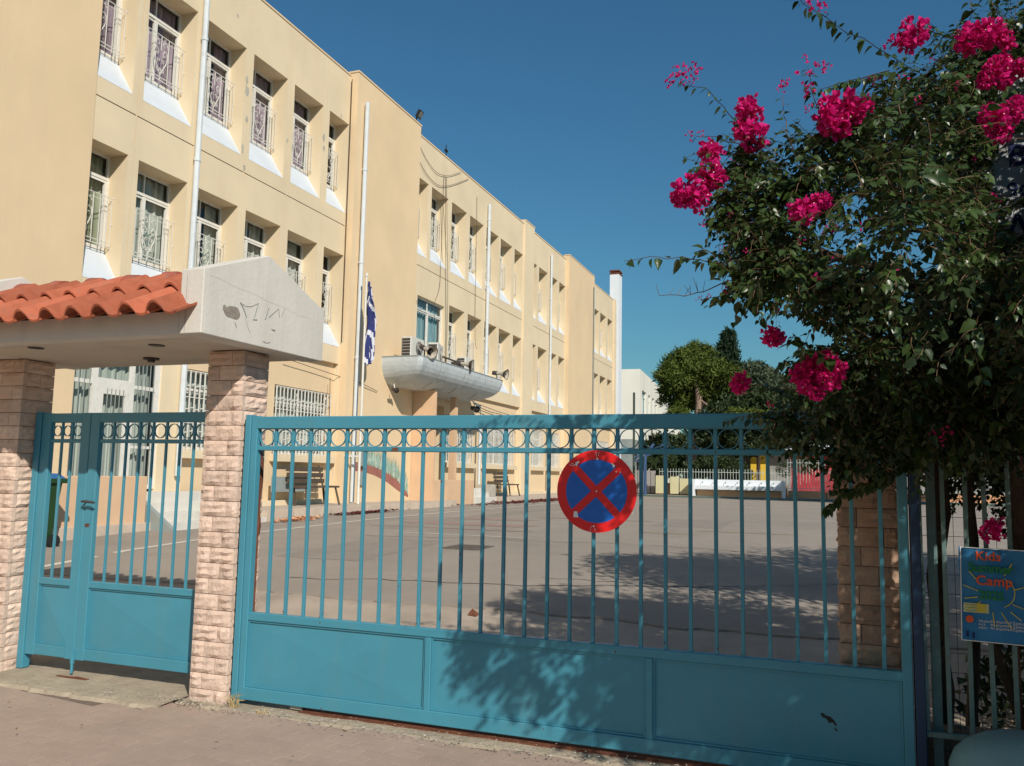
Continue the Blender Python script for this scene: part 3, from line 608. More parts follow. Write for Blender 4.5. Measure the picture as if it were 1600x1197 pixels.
tag(b.build('metal_bracket', M['dark_metal']), 'black metal pipe bracket lying along the canopy between the loudspeakers', 'bracket')
def cam_lamp(x, y, z, label, cat, s=1.0):
    t = thing('security_lamp', label, cat, None, (x, y, z)); b = MB(); b.tube([(0, -.12 * s, 0), (0, .1 * s, -.02)], .05 * s, 8); b.build('lamp_body', M['dark_metal'], t)
    b = MB(); b.tube([(0, .1 * s, -.02), (0, .13 * s, -.02)], .075 * s, 10); b.build('lens', M['black'], t); b = MB(); b.tube([(0, 0, .02), (-.03, 0, .16 * s)], .015, 5); b.build('arm', M['white_metal'], t); return t
cam_lamp(-11.45, 21.1, 3.95, 'small pale security camera under the left end of the canopy', 'camera')
cam_lamp(-11.3, 26.6, 3.85, 'black spotlight hanging under the right side of the canopy', 'spotlight', 1.6)
t = thing('floodlight', 'black floodlight on the parapet of the stair tower', 'floodlight', None, (-11.80, 22.55, 12.56))
b = MB(); b.box(-.06, .04, -.17, .17, .12, .36); o = b.build('lamp_housing', M['black'], t); o.rotation_euler = (.2, .5, .3)
b = MB(); b.box(.041, .05, -.14, .14, .15, .33); b.build('lamp_glass', M['grey_paint'], o); b = MB(); b.tube([(0, 0, 0), (0, 0, .2)], .02, 5); b.build('bracket', M['black'], t)
b = MB(); b.tube([(-12, 25.2, 12.4), (-12, 25.2, 12.85)], .018, 5); b.box(-12.03, -11.97, 25.12, 25.28, 12.6, 12.68); tag(b.build('rooftop_antenna', M['black']), 'short black antenna stub on the school roof edge', 'antenna')
# flag on its pole
t = thing('flagpole', 'thin pale flagpole standing against the stair tower', 'flagpole', None, (-11.3, 19.06, .78))
b = MB(); b.tube([(0, 0, 0), (0, 0, 5.98)], [.035, .024], 8); b.build('pole', M['white_metal'], t); b = MB(); b.tube([(0, 0, 5.98), (0, 0, 6.06)], .04, 8); b.build('finial', M['white_metal'], t)
for z in (1.2,): b = MB(); b.box(-.46, .02, -.02, .02, z, z + .04); b.build('wall_bracket', M['white_metal'], t)
b = MB(); nu, nv = 20, 46; vs = []; H = 2.25
for j in range(nv + 1):
    v = j / nv
    wd = .10 + .36 * math.sin(min(1, v * 1.35) * PI * .62) ** 1.2 - (.16 if v > .9 else 0) * (v - .9) * 10
    for i in range(nu + 1):
        u = i / nu; vs.append((-11.3 + .03 + .055 * math.sin(u * 15 + v * 4) + .05 * u, 19.08 + wd * u + .03 * math.sin(v * 14 + u * 3), 6.62 - H * v - .22 * u * (1 - v) + .10 * u * v + .03 * math.sin(u * 11)))
fs = []; mi = []
for j in range(nv):
    for i in range(nu):
        fs.append((j * (nu + 1) + i, j * (nu + 1) + i + 1, (j + 1) * (nu + 1) + i + 1, (j + 1) * (nu + 1) + i))
        s = i / nu * 3.2 - j / nv * 1.6 + .25 * math.sin(j * .35) + .15 * math.sin(i * .9 + j * .2); mi.append(0 if (s % 1.0) < .60 else 1)
b.add(vs, fs); b.mi = mi; tag(b.build('flag', [M['flag_blue'], M['flag_white']], smooth=True), 'furled blue and white striped flag hanging limp on the pole', 'flag')

# ================================================================== YARD
def bench(x, y, z, rot, label):
    t = thing('park_bench', label, 'bench', 'wooden benches against the school wall', (x, y, z)); t.rotation_euler.z = rot
    for i in range(3): b = MB(); b.bbox(-.44 + i * .15, -.31 + i * .15, -.75, .75, .42, .465, .01); b.build('seat_slat', M['bench'], t)
    for i in range(3): b = MB(); b.box(-.5 - .025 * i, -.465 - .025 * i, -.75, .75, .52 + i * .14, .63 + i * .14); b.build('back_slat', M['bench'], t)
    for s in (-.62, .62):
        b = MB(); b.tube([(-.40, s, .42), (-.34, s - .0, .0)], .03, 4); b.tube([(-.40, s, .40), (-.56, s, .95)], .022, 4); b.build('leg', M['bench'], t)
        b = MB(); b.tube([(-.05, s, .42), (.03, s + (.08 if s > 0 else -.08), .0)], .03, 4); b.build('leg', M['bench'], t)
    return t
bench(-11.25, 17.35, .78, 0, 'dark wooden bench under the barred window left of the flagpole')
bench(-11.2, 30.3, .78, 0, 'dark slatted bench further along, beyond the entrance steps')
b = MB(); b.bbox(-11.9, -11.45, 28.35, 29.15, .78, 1.22, .01); b.box(-11.85, -11.5, 28.4, 29.1, 1.22, 1.23); tag(b.build('planter_box', M['concrete'], bevel=.01), 'grey concrete planter box beside the further bench', 'planter')
b = MB(); b.box(-11.9, -11.86, 16.2, 17.6, 1.1, 1.45); tag(b.build('board_panel', M['grey_paint']), 'grey board leaning against the wall behind the nearer bench', 'board')
# wheeled bin
t = thing('wheeled_bin', 'dark green wheeled rubbish bin with a blue lid behind the small gate', 'bin', None, (-10.68, 8.98, gz(9.0)))
b = MB(); p0 = [(-.20, -.20), (.20, -.20), (.20, .20), (-.20, .20)]; p1 = [(-.27, -.28), (.27, -.28), (.27, .28), (-.27, .28)]
b.add([(x, y, .05) for x, y in p0] + [(x, y, .98) for x, y in p1], [(3, 2, 1, 0), (4, 5, 6, 7), (0, 1, 5, 4), (1, 2, 6, 5), (2, 3, 7, 6), (3, 0, 4, 7)]); b.build('body', M['bin_green'], t, bevel=.02)
b = MB(); b.box(-.31, .31, -.32, .36, .93, 1.0); b.build('rim', M['bin_green'], t, bevel=.01)
b = MB(); b.add([(-.29, -.30, 1.0), (.29, -.30, 1.0), (.29, .30, 1.0), (-.29, .30, 1.0), (-.22, -.24, 1.07), (.22, -.24, 1.07), (.22, .24, 1.07), (-.22, .24, 1.07)], [(0, 1, 5, 4), (1, 2, 6, 5), (2, 3, 7, 6), (3, 0, 4, 7), (4, 5, 6, 7)]); b.build('lid', M['bin_blue'], t)
for s in (-.25, .25): b = MB(); b.tube([(s - .02, .2, .1), (s + .02, .2, .1)], .1, 12); b.build('wheel', M['black'], t)
b = MB(); b.quad((-.05, -.262, .72), (.12, -.262, .72), (.12, -.27, .80), (-.05, -.27, .80)); b.build('sticker', M['tape'], t)
# leaf litter by the kerb
def litter(name, cx, cy, sx, sy, n, mat, label, cat, s0=.03, s1=.07):
    b = MB()
    for i in range(n):
        x = random.gauss(cx, sx); y = random.gauss(cy, sy); s = random.uniform(s0, s1); z = gz(y) + .02 + random.random() * .04; a = random.random() * 6.3
        dx, dy = math.cos(a) * s, math.sin(a) * s; h = random.uniform(0, s * .6)
        b.add([(x - dx, y - dy, z), (x + dy * .5, y - dx * .5, z + h), (x + dx, y + dy, z), (x - dy * .5, y + dx * .5, z + h * .3)], [(0, 1, 2, 3)])
    o = b.build(name, mat, kind='stuff'); o['label'] = label; o['category'] = cat; return o
litter('leaf_litter', -10.45, 17.9, .10, .7, 500, M['leaflitter'], 'reddish fallen leaves swept against the kerb below the stair tower', 'leaf litter')
litter('leaf_litter', -10.3, 31, .28, 2.6, 1600, M['leaflitter'], 'long drift of reddish brown leaves along the far kerb', 'leaf litter', .04, .09)
litter('leaf_litter', -10.25, 14.9, .12, .35, 260, M['orange'], 'orange dry leaves beside the side entrance steps', 'leaf litter', .03, .08)
litter('leaf_litter', -11.3, 13.0, .16, .5, 120, M['leaflitter'], 'dry leaves scattered on the side entrance landing', 'leaf litter', .03, .05)
litter('grit', -1.5, 4.72, 1.8, .05, 900, M['litter'], 'pale grit and crumbs along the sliding gate rail', 'grit', .004, .012)
litter('grit', -4.05, 4.78, .11, .035, 110, M['concrete'], 'pale gravel crumbs at the foot of the middle pillar', 'grit', .005, .013)
litter('fallen_leaf', -2.5, 3.6, 2.2, .5, 60, M['rust'], 'few brown specks and leaves scattered over the pavers', 'leaf litter', .006, .018)
b = MB(); b.add([(-3.17, 7.40, .285), (-3.07, 7.37, .285), (-3.06, 7.47, .285), (-3.13, 7.43, .345)], [(0, 1, 3), (1, 2, 3), (2, 0, 3), (0, 2, 1)]); tag(b.build('broken_brick', M['rust']), 'broken brown lump lying on the concrete behind the sliding gate', 'rubble')

# ================================================================== FAR SIDE OF THE YARD
# drinking trough
t = thing('drinking_trough', 'long white tiled drinking trough with taps at the far end of the yard', 'trough', None, (-4.6, 49.0, .6))
b = MB(); b.box(-2.55, 2.5, .25, .45, 0, .95); b.build('back_wall', M['chimney'], t)
b = MB(); b.box(-2.55, 2.5, -.45, .25, .38, .62); b.build('basin', M['chimney'], t, bevel=.02)
for x in (-2.55, 2.35): b = MB(); b.box(x, x + .2, -.5, .25, -.1, .95); b.build('end_wall', M['chimney'], t)
for x in (-.2,): b = MB(); b.box(-2.3, 2.3, .0, .2, 0, .36); b.build('footing', M['peach'], t)
for i in range(7): b = MB(); b.tube([(-2.0 + i * .65, .25, .80), (-2.0 + i * .65, .12, .82), (-2.0 + i * .65, .1, .74)], .02, 5); b.build('tap', M['dark_metal'], t)
# back fence of thin pale bars on a low wall, in runs
def railing(x0, x1, y, zb, zt, label, wall=None, wmat='orange', mat='fence_pale', group=None, y1=None, sp=.16):
    t = thing('railing', label, 'railing', group, ((x0 + x1) / 2, y, zb)); y1 = y if y1 is None else y1
    t.location = (0, 0, 0); n = int(math.hypot(x1 - x0, y1 - y) / sp); b0 = MB(); b0.tube([(0, 0, 0), (0, 0, zt - zb)], .016, 4); me = b0.mesh('bar', M[mat])
    for i in range(n + 1):
        f = i / n; inst('bar', me, t, (x0 + (x1 - x0) * f, y + (y1 - y) * f, zb))
    for z in (zb + .12, zt - .18): b = MB(); b.tube([(x0, y, z), (x1, y1, z)], .02, 4); b.build('rail', M[mat], t)
    if wall: b = MB(); b.box(x0, x1, y - .1, y + .15, wall, zb); b.build('base_wall', M[wmat], t)
    return t
railing(-9.2, -2.0, 49.9, 1.3, 2.15, 'pale thin barred railing behind the drinking trough', .5)
railing(-1.95, .0, 49.6, 1.02, 2.75, 'arched pale railing in front of the red mural on the right', .5)
railing(.1, 9.5, 49.6, 1.02, 2.3, 'pale railing on a low wall glimpsed through the right fence', .5)
t = thing('sheet_metal_gate', 'cream sheet metal gate panels left of the drinking trough', 'gate', None, (0, 0, 0))
for (a, c, h) in [(-9.35, -8.55, 1.0), (-8.5, -8.0, .95), (-7.95, -7.35, .85)]:
    b = MB()
    n = int((c - a) / .1)
    for i in range(n): b.box(a + i * .1, a + i * .1 + .094, 49.5, 49.53 + .012 * (i % 2), .68, .72 + h)
    b.build('gate_leaf', M['far_cream'], t); b = MB(); b.box(a - .03, a, 49.48, 49.56, .6, .78 + h); b.build('post', M['dark_metal'], t)
b = MB(); b.box(-11.6, -9.5, 50.2, 50.3, .6, 2.0)
for i in range(8): b.box(-11.58 + i * .26, -11.36 + i * .26, 50.16, 50.198, .66, 1.96)
tag(b.build('metal_fence_panel', M['far_grey']), 'grey sheet metal fence panel below the basketball stand', 'fence panel')
b = MB(); b.box(-12.0, 12.0, 50.2, 50.5, .3, .95); tag(b.build('low_wall', M['orange']), 'low orange rendered wall along the far edge of the yard', 'wall')
# basketball stand and poles
t = thing('basketball_stand', 'blue basketball stand seen through the gate rings', 'basketball stand', None, (-9.6, 47.6, .6))
b = MB(); b.tube([(0, 0, 0), (0, 0, 2.2), (.5, 0, 2.9)], .09, 8); b.build('post', M['pole_blue'], t)
for d_ in (0, .22): b = MB(); b.tube([(-.6, 0, 1.9 + d_), (1.3, .1, 2.75 + d_)], .05, 6); b.build('arm', M['pole_blue'], t)
b = MB(); b.box(1.0, 1.08, -.7, .7, 2.3, 2.55); b.build('backboard', M['grey_paint'], t); b = MB(); b.tube([(1.1 + .22 * (1 - math.cos(a * PI / 6)), .22 * math.sin(a * PI / 6), 2.4) for a in range(13)], .012, 4); b.build('hoop', M['orange'], t)
b = MB(); b.tube([(-10.55, 49.0, .6), (-10.55, 49.0, 6.6)], .07, 8); tag(b.build('lamp_post', M['dark_green_pole']), 'dark green post in front of the white building corner', 'post')
b = MB(); b.tube([(-11.2, 52.4, 2.9), (-11.19, 52.2, 2.9)], .17, 12); tag(b.build('wall_vent', M['black']), 'round black vent on the grey plant room wall', 'vent')
# white building beyond
t = thing('white_building', 'white flat roofed building with tall windows behind the school', 'building', None, (-15.61, 75, .6)); t.rotation_euler.z = math.radians(3.9)
b = MB(); L_ = 40; H_ = 10.8; ops2 = []
wn = [(a_ * 1.3, c_ * 1.3, e_ * 1.22, f_ * 1.22) for a_, c_, e_, f_ in [(1.1, 3.4, 5.4, 7.4), (4.6, 5.8, 5.4, 7.4), (7.0, 8.2, 5.4, 7.4), (9.4, 10.6, 5.4, 7.4), (12.0, 13.2, 5.4, 7.4), (14.6, 17.0, 4.8, 6.8), (18.5, 20.0, 5.4, 7.2), (21.5, 23, 5.4, 7.2), (1.1, 3.4, 2.2, 4.2), (4.6, 6.8, 2.2, 4.2), (8.4, 10.6, 2.2, 4.2), (12, 14.4, 2.2, 4.2)]]
facade('wall', 0, 0, L_, -1, H_, [(*o_, .25, 'c') for o_ in wn], M['far_white'], t)
b.box(-14, -.02, .03, L_ - .03, H_ - .3, H_ - .02); b.quad((-14, 0, -1), (0, 0, -1), (0, 0, H_), (-14, 0, H_)); b.quad((-14, L_, -1), (0, L_, -1), (0, L_, H_), (-14, L_, H_)); b.build('end_wall', M['far_white'], t)
for (a, c, e, f) in wn:
    q = MB(); q.box(-.2, -.14, a, c, e, e + .08); q.box(-.2, -.14, a, c, f - .6, f - .52); q.box(-.2, -.14, (a + c) / 2 - .04, (a + c) / 2 + .04, e + .08, f - .6); q.box(-.2, -.14, a, a + .06, e + .08, f - .6); w_ = q.build('window', M['white_metal'], t)
    q = MB(); q.quad((-.21, a, e), (-.21, c, e), (-.21, c, f), (-.21, a, f)); q.build('pane', M['curtain_blue'], w_)
q = MB(); q.tube([(.08, 3.6, 0), (.08, 3.6, 5.0), (.08, .8, 5.2)], .05, 5); q.build('downpipe', M['dark_metal'], t)
q = MB(); q.tube([(.08, 8.2, 0), (.08, 8.2, 6.0)], .06, 5); q.build('downpipe', M['dark_metal'], t)
# kindergarten block with white flat roof, yellow and grey walls and red mural
t = thing('low_building', 'low building with long white flat roof, yellow and grey walls and a red mural', 'building', None, (0, 0, 0))
b = MB(); b.box(-8.2, 14, 59.6, 66, 3.25, 4.0); b.build('roof_slab', M['chimney'], t)
b = MB(); b.box(-4.8, -3.75, 60.2, 65, .4, 3.25); b.build('yellow_wall', M['far_yellow'], t)
b = MB(); b.box(-3.75, -2.2, 60.3, 65, .4, 3.25); b.build('grey_wall', M['far_grey'], t)
b = MB(); b.box(-2.2, 1.2, 60.4, 65, .4, 3.25); b.build('mural_wall', M['far_red'], t)
b = MB(); b.box(1.2, 9, 60.5, 65, .4, 3.25); w_ = b.build('grey_wall', M['far_grey'], t)
for x in (1.3, 3.4, 5.6):
    q = MB(); [q.box(*v) for v in [(x, x + .12, 60.3, 60.48, .8, 3.1), (x + 1.2, x + 1.32, 60.3, 60.48, .8, 3.1), (x + .12, x + 1.2, 60.3, 60.48, 2.0, 2.15), (x + .12, x + 1.2, 60.3, 60.48, 3.0, 3.1), (x + .12, x + 1.2, 60.3, 60.48, .8, .9)]]; q.build('window', M['white_metal'], t)
q = MB(); q.box(-8.0, -4.8, 62.5, 65, .4, 3.25); q.build('grey_wall', M['far_grey'], t)

# ---- trees
def blobcloud(blobs, n, size, asp, seed, up=.25, shell=.55, jit=.5, ns=60, sp=.16, cl=.75):
    """leaf sprays filling ellipsoids: (x,y,z,rx,ry,rz)"""
    r = np.random.default_rng(seed); B = np.array(blobs, float); vol = (B[:, 3] * B[:, 4] * B[:, 5]) ** .75; k = r.choice(len(B), n, p=vol / vol.sum())
    d = r.normal(size=(n, 3)); d /= np.linalg.norm(d, axis=1)[:, None]; rad = (shell + (1 - shell) * r.random(n) ** .6) * (1 + .10 * r.normal(size=n))
    # lumpy clumping
    C = B[k, :3] + d * rad[:, None] * B[k, 3:]
    nseed = ns * len(B); sd = r.normal(size=(nseed, 3)); sd /= np.linalg.norm(sd, axis=1)[:, None]; kb = r.choice(len(B), nseed, p=vol / vol.sum()); S = B[kb, :3] + sd * (.62 + .36 * r.random(nseed))[:, None] * B[kb, 3:]
    pick = r.integers(0, nseed, n); w_ = (r.random(n) < cl)[:, None]; rr = B[kb[pick], 3:] * sp
    C = np.where(w_, S[pick] + r.normal(size=(n, 3)) * rr, C)
    a = r.normal(size=(n, 3)); a += d * 1.0; a[:, 2] += up; a /= np.linalg.norm(a, axis=1)[:, None]
    t = np.cross(a, r.normal(size=(n, 3))); t /= np.linalg.norm(t, axis=1)[:, None]; s = size * (1 - jit / 2 + jit * r.random(n))[:, None]
    V = np.stack([C - t * s * asp, C + a * s - t * s * asp * .3, C + a * s * 1.25 + t * s * asp * .2, C + t * s * asp], 1).reshape(-1, 3)
    F = np.arange(4 * n).reshape(n, 4); return V, F
def tree(name, label, cat, trunk, blobs, n, size, asp, mat, bark, seed, branches=(), **kw):
    t = thing(name, label, cat, None, trunk[0][:3]); t.location = (0, 0, 0); b = MB(); b.tube([p[:3] for p in trunk], [p[3] for p in trunk], 8); b.build('trunk', M[bark], t, smooth=True)
    for br in branches: b = MB(); b.tube([p[:3] for p in br], [p[3] for p in br], 5); b.build('branch', M[bark], t)
    V, F = blobcloud(blobs, n, size, asp, seed, **kw); link('crown', npmesh('crown', V, F, M[mat]), t); return t
Y0 = 56.
P_ = lambda x, y, Y: at(x, y, Y)
def bl(px, py, r, Y, sq=.8, dy=.9):
    p = at(px, py, Y); R_ = r * (Y / .93) / FPX * 1.02; return (p.x, p.y, p.z, R_, R_ * dy, R_ * sq)
def tp(px, py, Y, r): p = at(px, py, Y); return (p.x, p.y, p.z, r)
tree('umbrella_pine', 'large rounded umbrella pine with a bare leaning trunk beside the white building', 'tree', [tp(1072, 770, 56, .38), tp(1084, 690, 56, .33), tp(1093, 630, 56, .26), tp(1088, 590, 56, .2), tp(1080, 565, 56, .12)],
     [bl(1072, 572, 34, 56), bl(1090, 556, 26, 57), bl(1052, 590, 26, 55), bl(1060, 620, 28, 57), bl(1100, 600, 34, 57), bl(1126, 585, 24, 56), bl(1145, 592, 22, 57), bl(1118, 612, 28, 58), bl(1085, 615, 30, 59), bl(1047, 604, 18, 56)], 34000, .26, .16, 'pine', 'pinebark', 3,
     branches=[[tp(1093, 625, 56, .09), tp(1104, 632, 55.6, .07), tp(1112, 641, 55.4, .05), tp(1118, 652, 55.2, .03)], [tp(1090, 622, 56, .10), tp(1100, 612, 56, .08), tp(1112, 606, 56, .05)], [tp(1086, 600, 56, .1), tp(1070, 592, 56, .05)]], shell=.5, ns=42, sp=.12, cl=.9)
tree('cypress', 'slim dark cypress rising above the pines', 'tree', [tp(1138, 760, 66, .3), tp(1138, 560, 66, .12)], [bl(1138, 530, 9, 66, 1.4), bl(1138, 548, 13, 66, 1.6), bl(1136, 572, 17, 66, 1.6), bl(1140, 600, 20, 66, 1.5), bl(1128, 560, 7, 66, 1.5)], 9000, .28, .25, 'cypress', 'bark', 4, up=1.2)
tree('olive_tree', 'hazy grey green tree right of the cypress', 'tree', [tp(1180, 760, 70, .3), tp(1180, 600, 70, .15)], [bl(1178, 590, 26, 70), bl(1195, 610, 26, 70), bl(1205, 590, 14, 71), bl(1225, 615, 26, 71), bl(1160, 600, 18, 70)], 15000, .26, .3, 'olive', 'bark', 5)
tree('broadleaf_tree', 'dark broadleaf tree filling the gap behind the trough', 'tree', [tp(1150, 770, 54, .25), tp(1150, 700, 54, .2), tp(1150, 650, 54, .12)], [bl(1140, 655, 34, 54), bl(1175, 640, 34, 55), bl(1210, 650, 34, 55), bl(1120, 690, 26, 54), bl(1250, 645, 30, 55), bl(1165, 690, 24, 53), bl(1100, 665, 22, 55), bl(1210, 690, 20, 55)], 26000, .20, .4, 'hedge', 'bark', 6)
tree('broadleaf_tree', 'yellow green bushy tree directly behind the gate top rail', 'tree', [tp(1185, 770, 52, .15), tp(1185, 700, 52, .1)], [bl(1180, 650, 16, 52, .5), bl(1150, 645, 12, 52, .5), bl(1205, 652, 12, 52, .5), bl(1060, 645, 14, 53, .5), bl(1050, 655, 12, 53)], 6000, .14, .35, 'pine', 'bark', 7)
tree('shrub', 'dark shrub behind the trough and railing, left of the yellow wall', 'shrub', [tp(1130, 770, 52, .1), tp(1130, 740, 52, .08)], [bl(1128, 728, 18, 52), bl(1150, 735, 16, 52), bl(1105, 730, 16, 53), bl(1085, 735, 14, 53), bl(1165, 742, 9, 51.6)], 8000, .12, .4, 'hedge', 'bark', 8)
tree('shrub', 'small shrub beside the cream gate panels', 'shrub', [tp(1008, 770, 53, .1), tp(1010, 700, 53, .06)], [bl(1012, 725, 12, 53), bl(1010, 700, 12, 54), bl(1045, 720, 12, 54), bl(1035, 690, 10, 54), bl(1050, 700, 10, 55)], 4500, .14, .4, 'hedge', 'bark', 9)
tree('shrub', 'sparse twiggy shrub growing in front of the red mural', 'shrub', [tp(1240, 770, 51.5, .08), tp(1240, 730, 51.5, .05)], [bl(1225, 735, 12, 51.5), bl(1255, 728, 14, 51.5), bl(1275, 725, 10, 52)], 1600, .12, .2, 'olive', 'bark', 10)
V, F = blobcloud([bl(px_, 712 + 8 * math.sin(px_), 30, 84, .9) for px_ in range(1030, 1500, 22)], 30000, .45, .4, 44, shell=.4); wd_ = link('distant_trees', npmesh('distant_trees', V, F, M['hedge']), None, 'stuff'); wd_['label'] = 'dark mass of distant trees behind the low white roofed building'; wd_['category'] = 'trees'
tree('tall_tree', 'tall dark tree on the right behind the bougainvillea', 'tree', [tp(1370, 790, 40, .3), tp(1370, 500, 40, .2)], [bl(1330, 640, 50, 40), bl(1390, 600, 60, 41), bl(1460, 640, 60, 40), bl(1550, 620, 70, 40), bl(1620, 560, 80, 42), bl(1330, 680, 40, 44), bl(1500, 560, 50, 42)], 30000, .2, .4, 'hedge', 'bark', 12)
# ================================================================== GATE PILLARS
def rock_me(w, h, d, seed):
    """rock faced block: w wide (x), h high, face at y = 0 bulging to -y, d deep"""
    r = random.Random(seed); b = MB(); nx, nz = max(3, int(w / .045)), 4; vs = []; off = r.random() * 50
    for j in range(nz + 1):
        for i in range(nx + 1):
            u, v = i / nx, j / nz; edge_ = min(u * w, (1 - u) * w, v * h, (1 - v) * h)
            bul = min(1, edge_ / .011) * (.005 + .026 * abs(mnoise.noise(Vector((u * w * 14 + off, v * h * 20, 1)))) + .005 * mnoise.noise(Vector((u * w * 50 + off, v * h * 60, 4))))
            jx = 0 if i in (0, nx) else .006 * (r.random() - .5); jz = 0 if j in (0, nz) else .008 * (r.random() - .5)
            vs.append((u * w + jx, -bul, v * h + jz))
    n = nx + 1; fs = [(j * n + i, j * n + i + 1, (j + 1) * n + i + 1, (j + 1) * n + i) for j in range(nz) for i in range(nx)]
    b.add(vs, fs); k = len(b.v); c = [0, nx, nz * n + nx, nz * n]
    b.add([(0, d, 0), (w, d, 0), (w, d, h), (0, d, h)], []); b.f += [(c[0], k, k + 1, c[1]), (c[1], k + 1, k + 2, c[2]), (c[2], k + 2, k + 3, c[3]), (c[3], k + 3, k, c[0])]; b.mi += [0] * 4
    return b
CO = .1045; RH = .098
def rock(w, mat, cache={}):
    key = (round(w, 3), mat); cache.setdefault(key, [rock_me(w, RH, .03, hash(key) % 999 + i).mesh('stone', M[mat]) for i in range(5)]); return random.choice(cache[key])
def pillar(name, label, x0, x1, y0, y1, zt, mat='stone', faces='fr', z0=-.02):
    t = thing(name, label, 'pillar', None, (0, 0, 0)); b = MB(); b.box(x0 + .026, x1 - .026, y0 + .026, y1 - .026, z0, zt); b.build('core', M['mortar'], t)
    n = int((zt - z0) / CO); co = (zt - z0) / n
    for j in range(n):
        z = z0 + j * co; W = x1 - x0; D = y1 - y0; s = random.uniform(.29, .36) if j % 2 else random.uniform(.62, .72); g = .004
        for a, c in ((0, W * s), (W * s + g, W)):
            inst('stone', rock(round(c - a, 2), mat), t, (x0 + a, y0 + .014, z), scale=((c - a) / round(c - a, 2), 1, (co - .0045) / RH))
        sd = D - .034; s = .999 if j % 3 else .55
        if 'r' in faces:
            for a, c in (((0, sd * s - g), (sd * s, sd)) if s < .9 else ((0, sd),)):
                inst('stone', rock(round(c - a, 2), mat), t, (x1 - .014, y0 + .030 + a, z), (0, 0, PI / 2), scale=((c - a) / round(c - a, 2), 1, (co - .0045) / RH))
        if 'l' in faces: inst('stone', rock(round(sd, 2), mat), t, (x0 + .014, y0 + .030 + sd, z), (0, 0, -PI / 2), scale=(sd / round(sd, 2), 1, (co - .0045) / RH))
    return t
pillar('stone_pillar', 'pink stone pillar between the small gate and the wide sliding gate', -4.18, -3.865, 4.87, 5.19, 2.45)
pillar('stone_pillar', 'pink stone pillar at the left edge under the tiled canopy', -6.36, -6.005, 4.87, 5.19, 2.45)
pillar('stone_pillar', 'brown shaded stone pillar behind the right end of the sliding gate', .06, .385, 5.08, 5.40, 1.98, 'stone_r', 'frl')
# rusty catch on the middle pillar
t = thing('gate_catch', 'rusty brown bar and curved catch on the side of the middle pillar', 'gate catch', None, (0, 0, 0))
b = MB(); b.tube([(-3.835, 5.09, .45), (-3.835, 5.09, 1.35)], .012, 5); b.build('rod', M['rust'], t)
b = MB(); pts = [(5.06, 1.74), (5.085, 1.74), (5.115, 1.66), (5.12, 1.52), (5.105, 1.40), (5.10, 1.30), (5.12, 1.20), (5.11, 1.14), (5.095, 1.2), (5.08, 1.32), (5.075, 1.42), (5.085, 1.52), (5.075, 1.64)]
b.prism(pts, -3.85, -3.828, ax='x'); b.build('catch_plate', M['rust'], t)

# ================================================================== TILED CANOPY
t = thing('tiled_canopy', 'white gate canopy with red roof tiles and peaked end carried by stone pillars', 'canopy', None, (0, 0, 0))
prof = [(4.2, 2.452), (5.57, 2.452), (5.57, 2.85), (4.85, 3.115), (4.2, 2.87)]
b = MB(); b.prism(prof, -3.85, -3.67, ax='x'); gb = b.build('gable_block', M['white_plaster'], t, bevel=.006)
b = MB(); b.prism(prof, -6.25, -6.06, ax='x'); b.build('gable_block', M['white_plaster'], t, bevel=.006)
b = MB(); b.box(-6.06, -3.852, 4.203, 4.33, 2.4525, 2.60); b.build('fascia_beam', M['white_plaster'], t)
b = MB(); b.box(-6.06, -3.852, 4.27, 5.5, 2.4535, 2.52); b.box(-7.5, -6.26, 4.3, 5.5, 2.4535, 2.52); b.build('soffit', M['soffit'], t)
b = MB(); b.prism([(4.25, 2.602), (5.5, 2.55), (5.5, 2.62), (4.85, 2.915)], -6.05, -3.853, ax='x'); b.build('roof_bed', M['mortar'], t)
def onx(px, py, X): d = CR * (px - 800) - CU * (py - 598.5) + CF * FPX; return EYE + d * (X / d.x)
zz = lambda p, dx=.002: tuple(onx(260 + p[0] / 5.985, 380 + p[1] / 5.985, -3.67 + dx))
b = MB(); pp = [(530, 580), (550, 575), (560, 600), (585, 590), (610, 588), (650, 595), (672, 612), (680, 630), (692, 670), (680, 700), (660, 715), (630, 708), (600, 695), (575, 690), (555, 672), (530, 620)]; b.add([zz(p) for p in pp], [tuple(reversed(range(len(pp))))])
b.build('plaster_chip', M['render_grey'], gb)
b = MB(); pp = [(980, 798), (1000, 808), (1022, 812), (1018, 824), (995, 820)]; b.add([zz(p) for p in pp], [tuple(reversed(range(5)))]); b.build('plaster_chip', M['render_grey'], gb)
b = MB()
for st, wd in [([(690, 553), (720, 610), (748, 690)], .0045), ([(690, 553), (740, 590), (800, 592), (860, 562)], .0018), ([(860, 562), (845, 620), (822, 695)], .003), ([(957, 605), (942, 650), (925, 712)], .0038), ([(960, 692), (1000, 655), (1050, 612), (1056, 690)], .003), ([(1112, 604), (1090, 650), (1078, 692)], .002), ([(808, 714), (850, 716)], .003), ([(740, 700), (755, 770), (785, 840)], .0012), ([(900, 915), (940, 935), (972, 925)], .002), ([(640, 740), (655, 790)], .003)]:
    b.tube([zz(p, .0015) for p in st], wd, 4)
b.build('scratched_graffiti', M['grey_paint'], gb, kind='stuff')
b = MB(); b.tube([(-3.668, 4.25 + i * .055, 2.835 - .014 * i * .3 + .004 * math.sin(i)) for i in range(22)], .0004, 3); b.tube([(-3.8505 + .05 + .09 * 0, 4.199, 2.46), (-3.80, 4.199, 2.84)], .0012, 3); b.build('plaster_crack', M['render_grey'], gb)
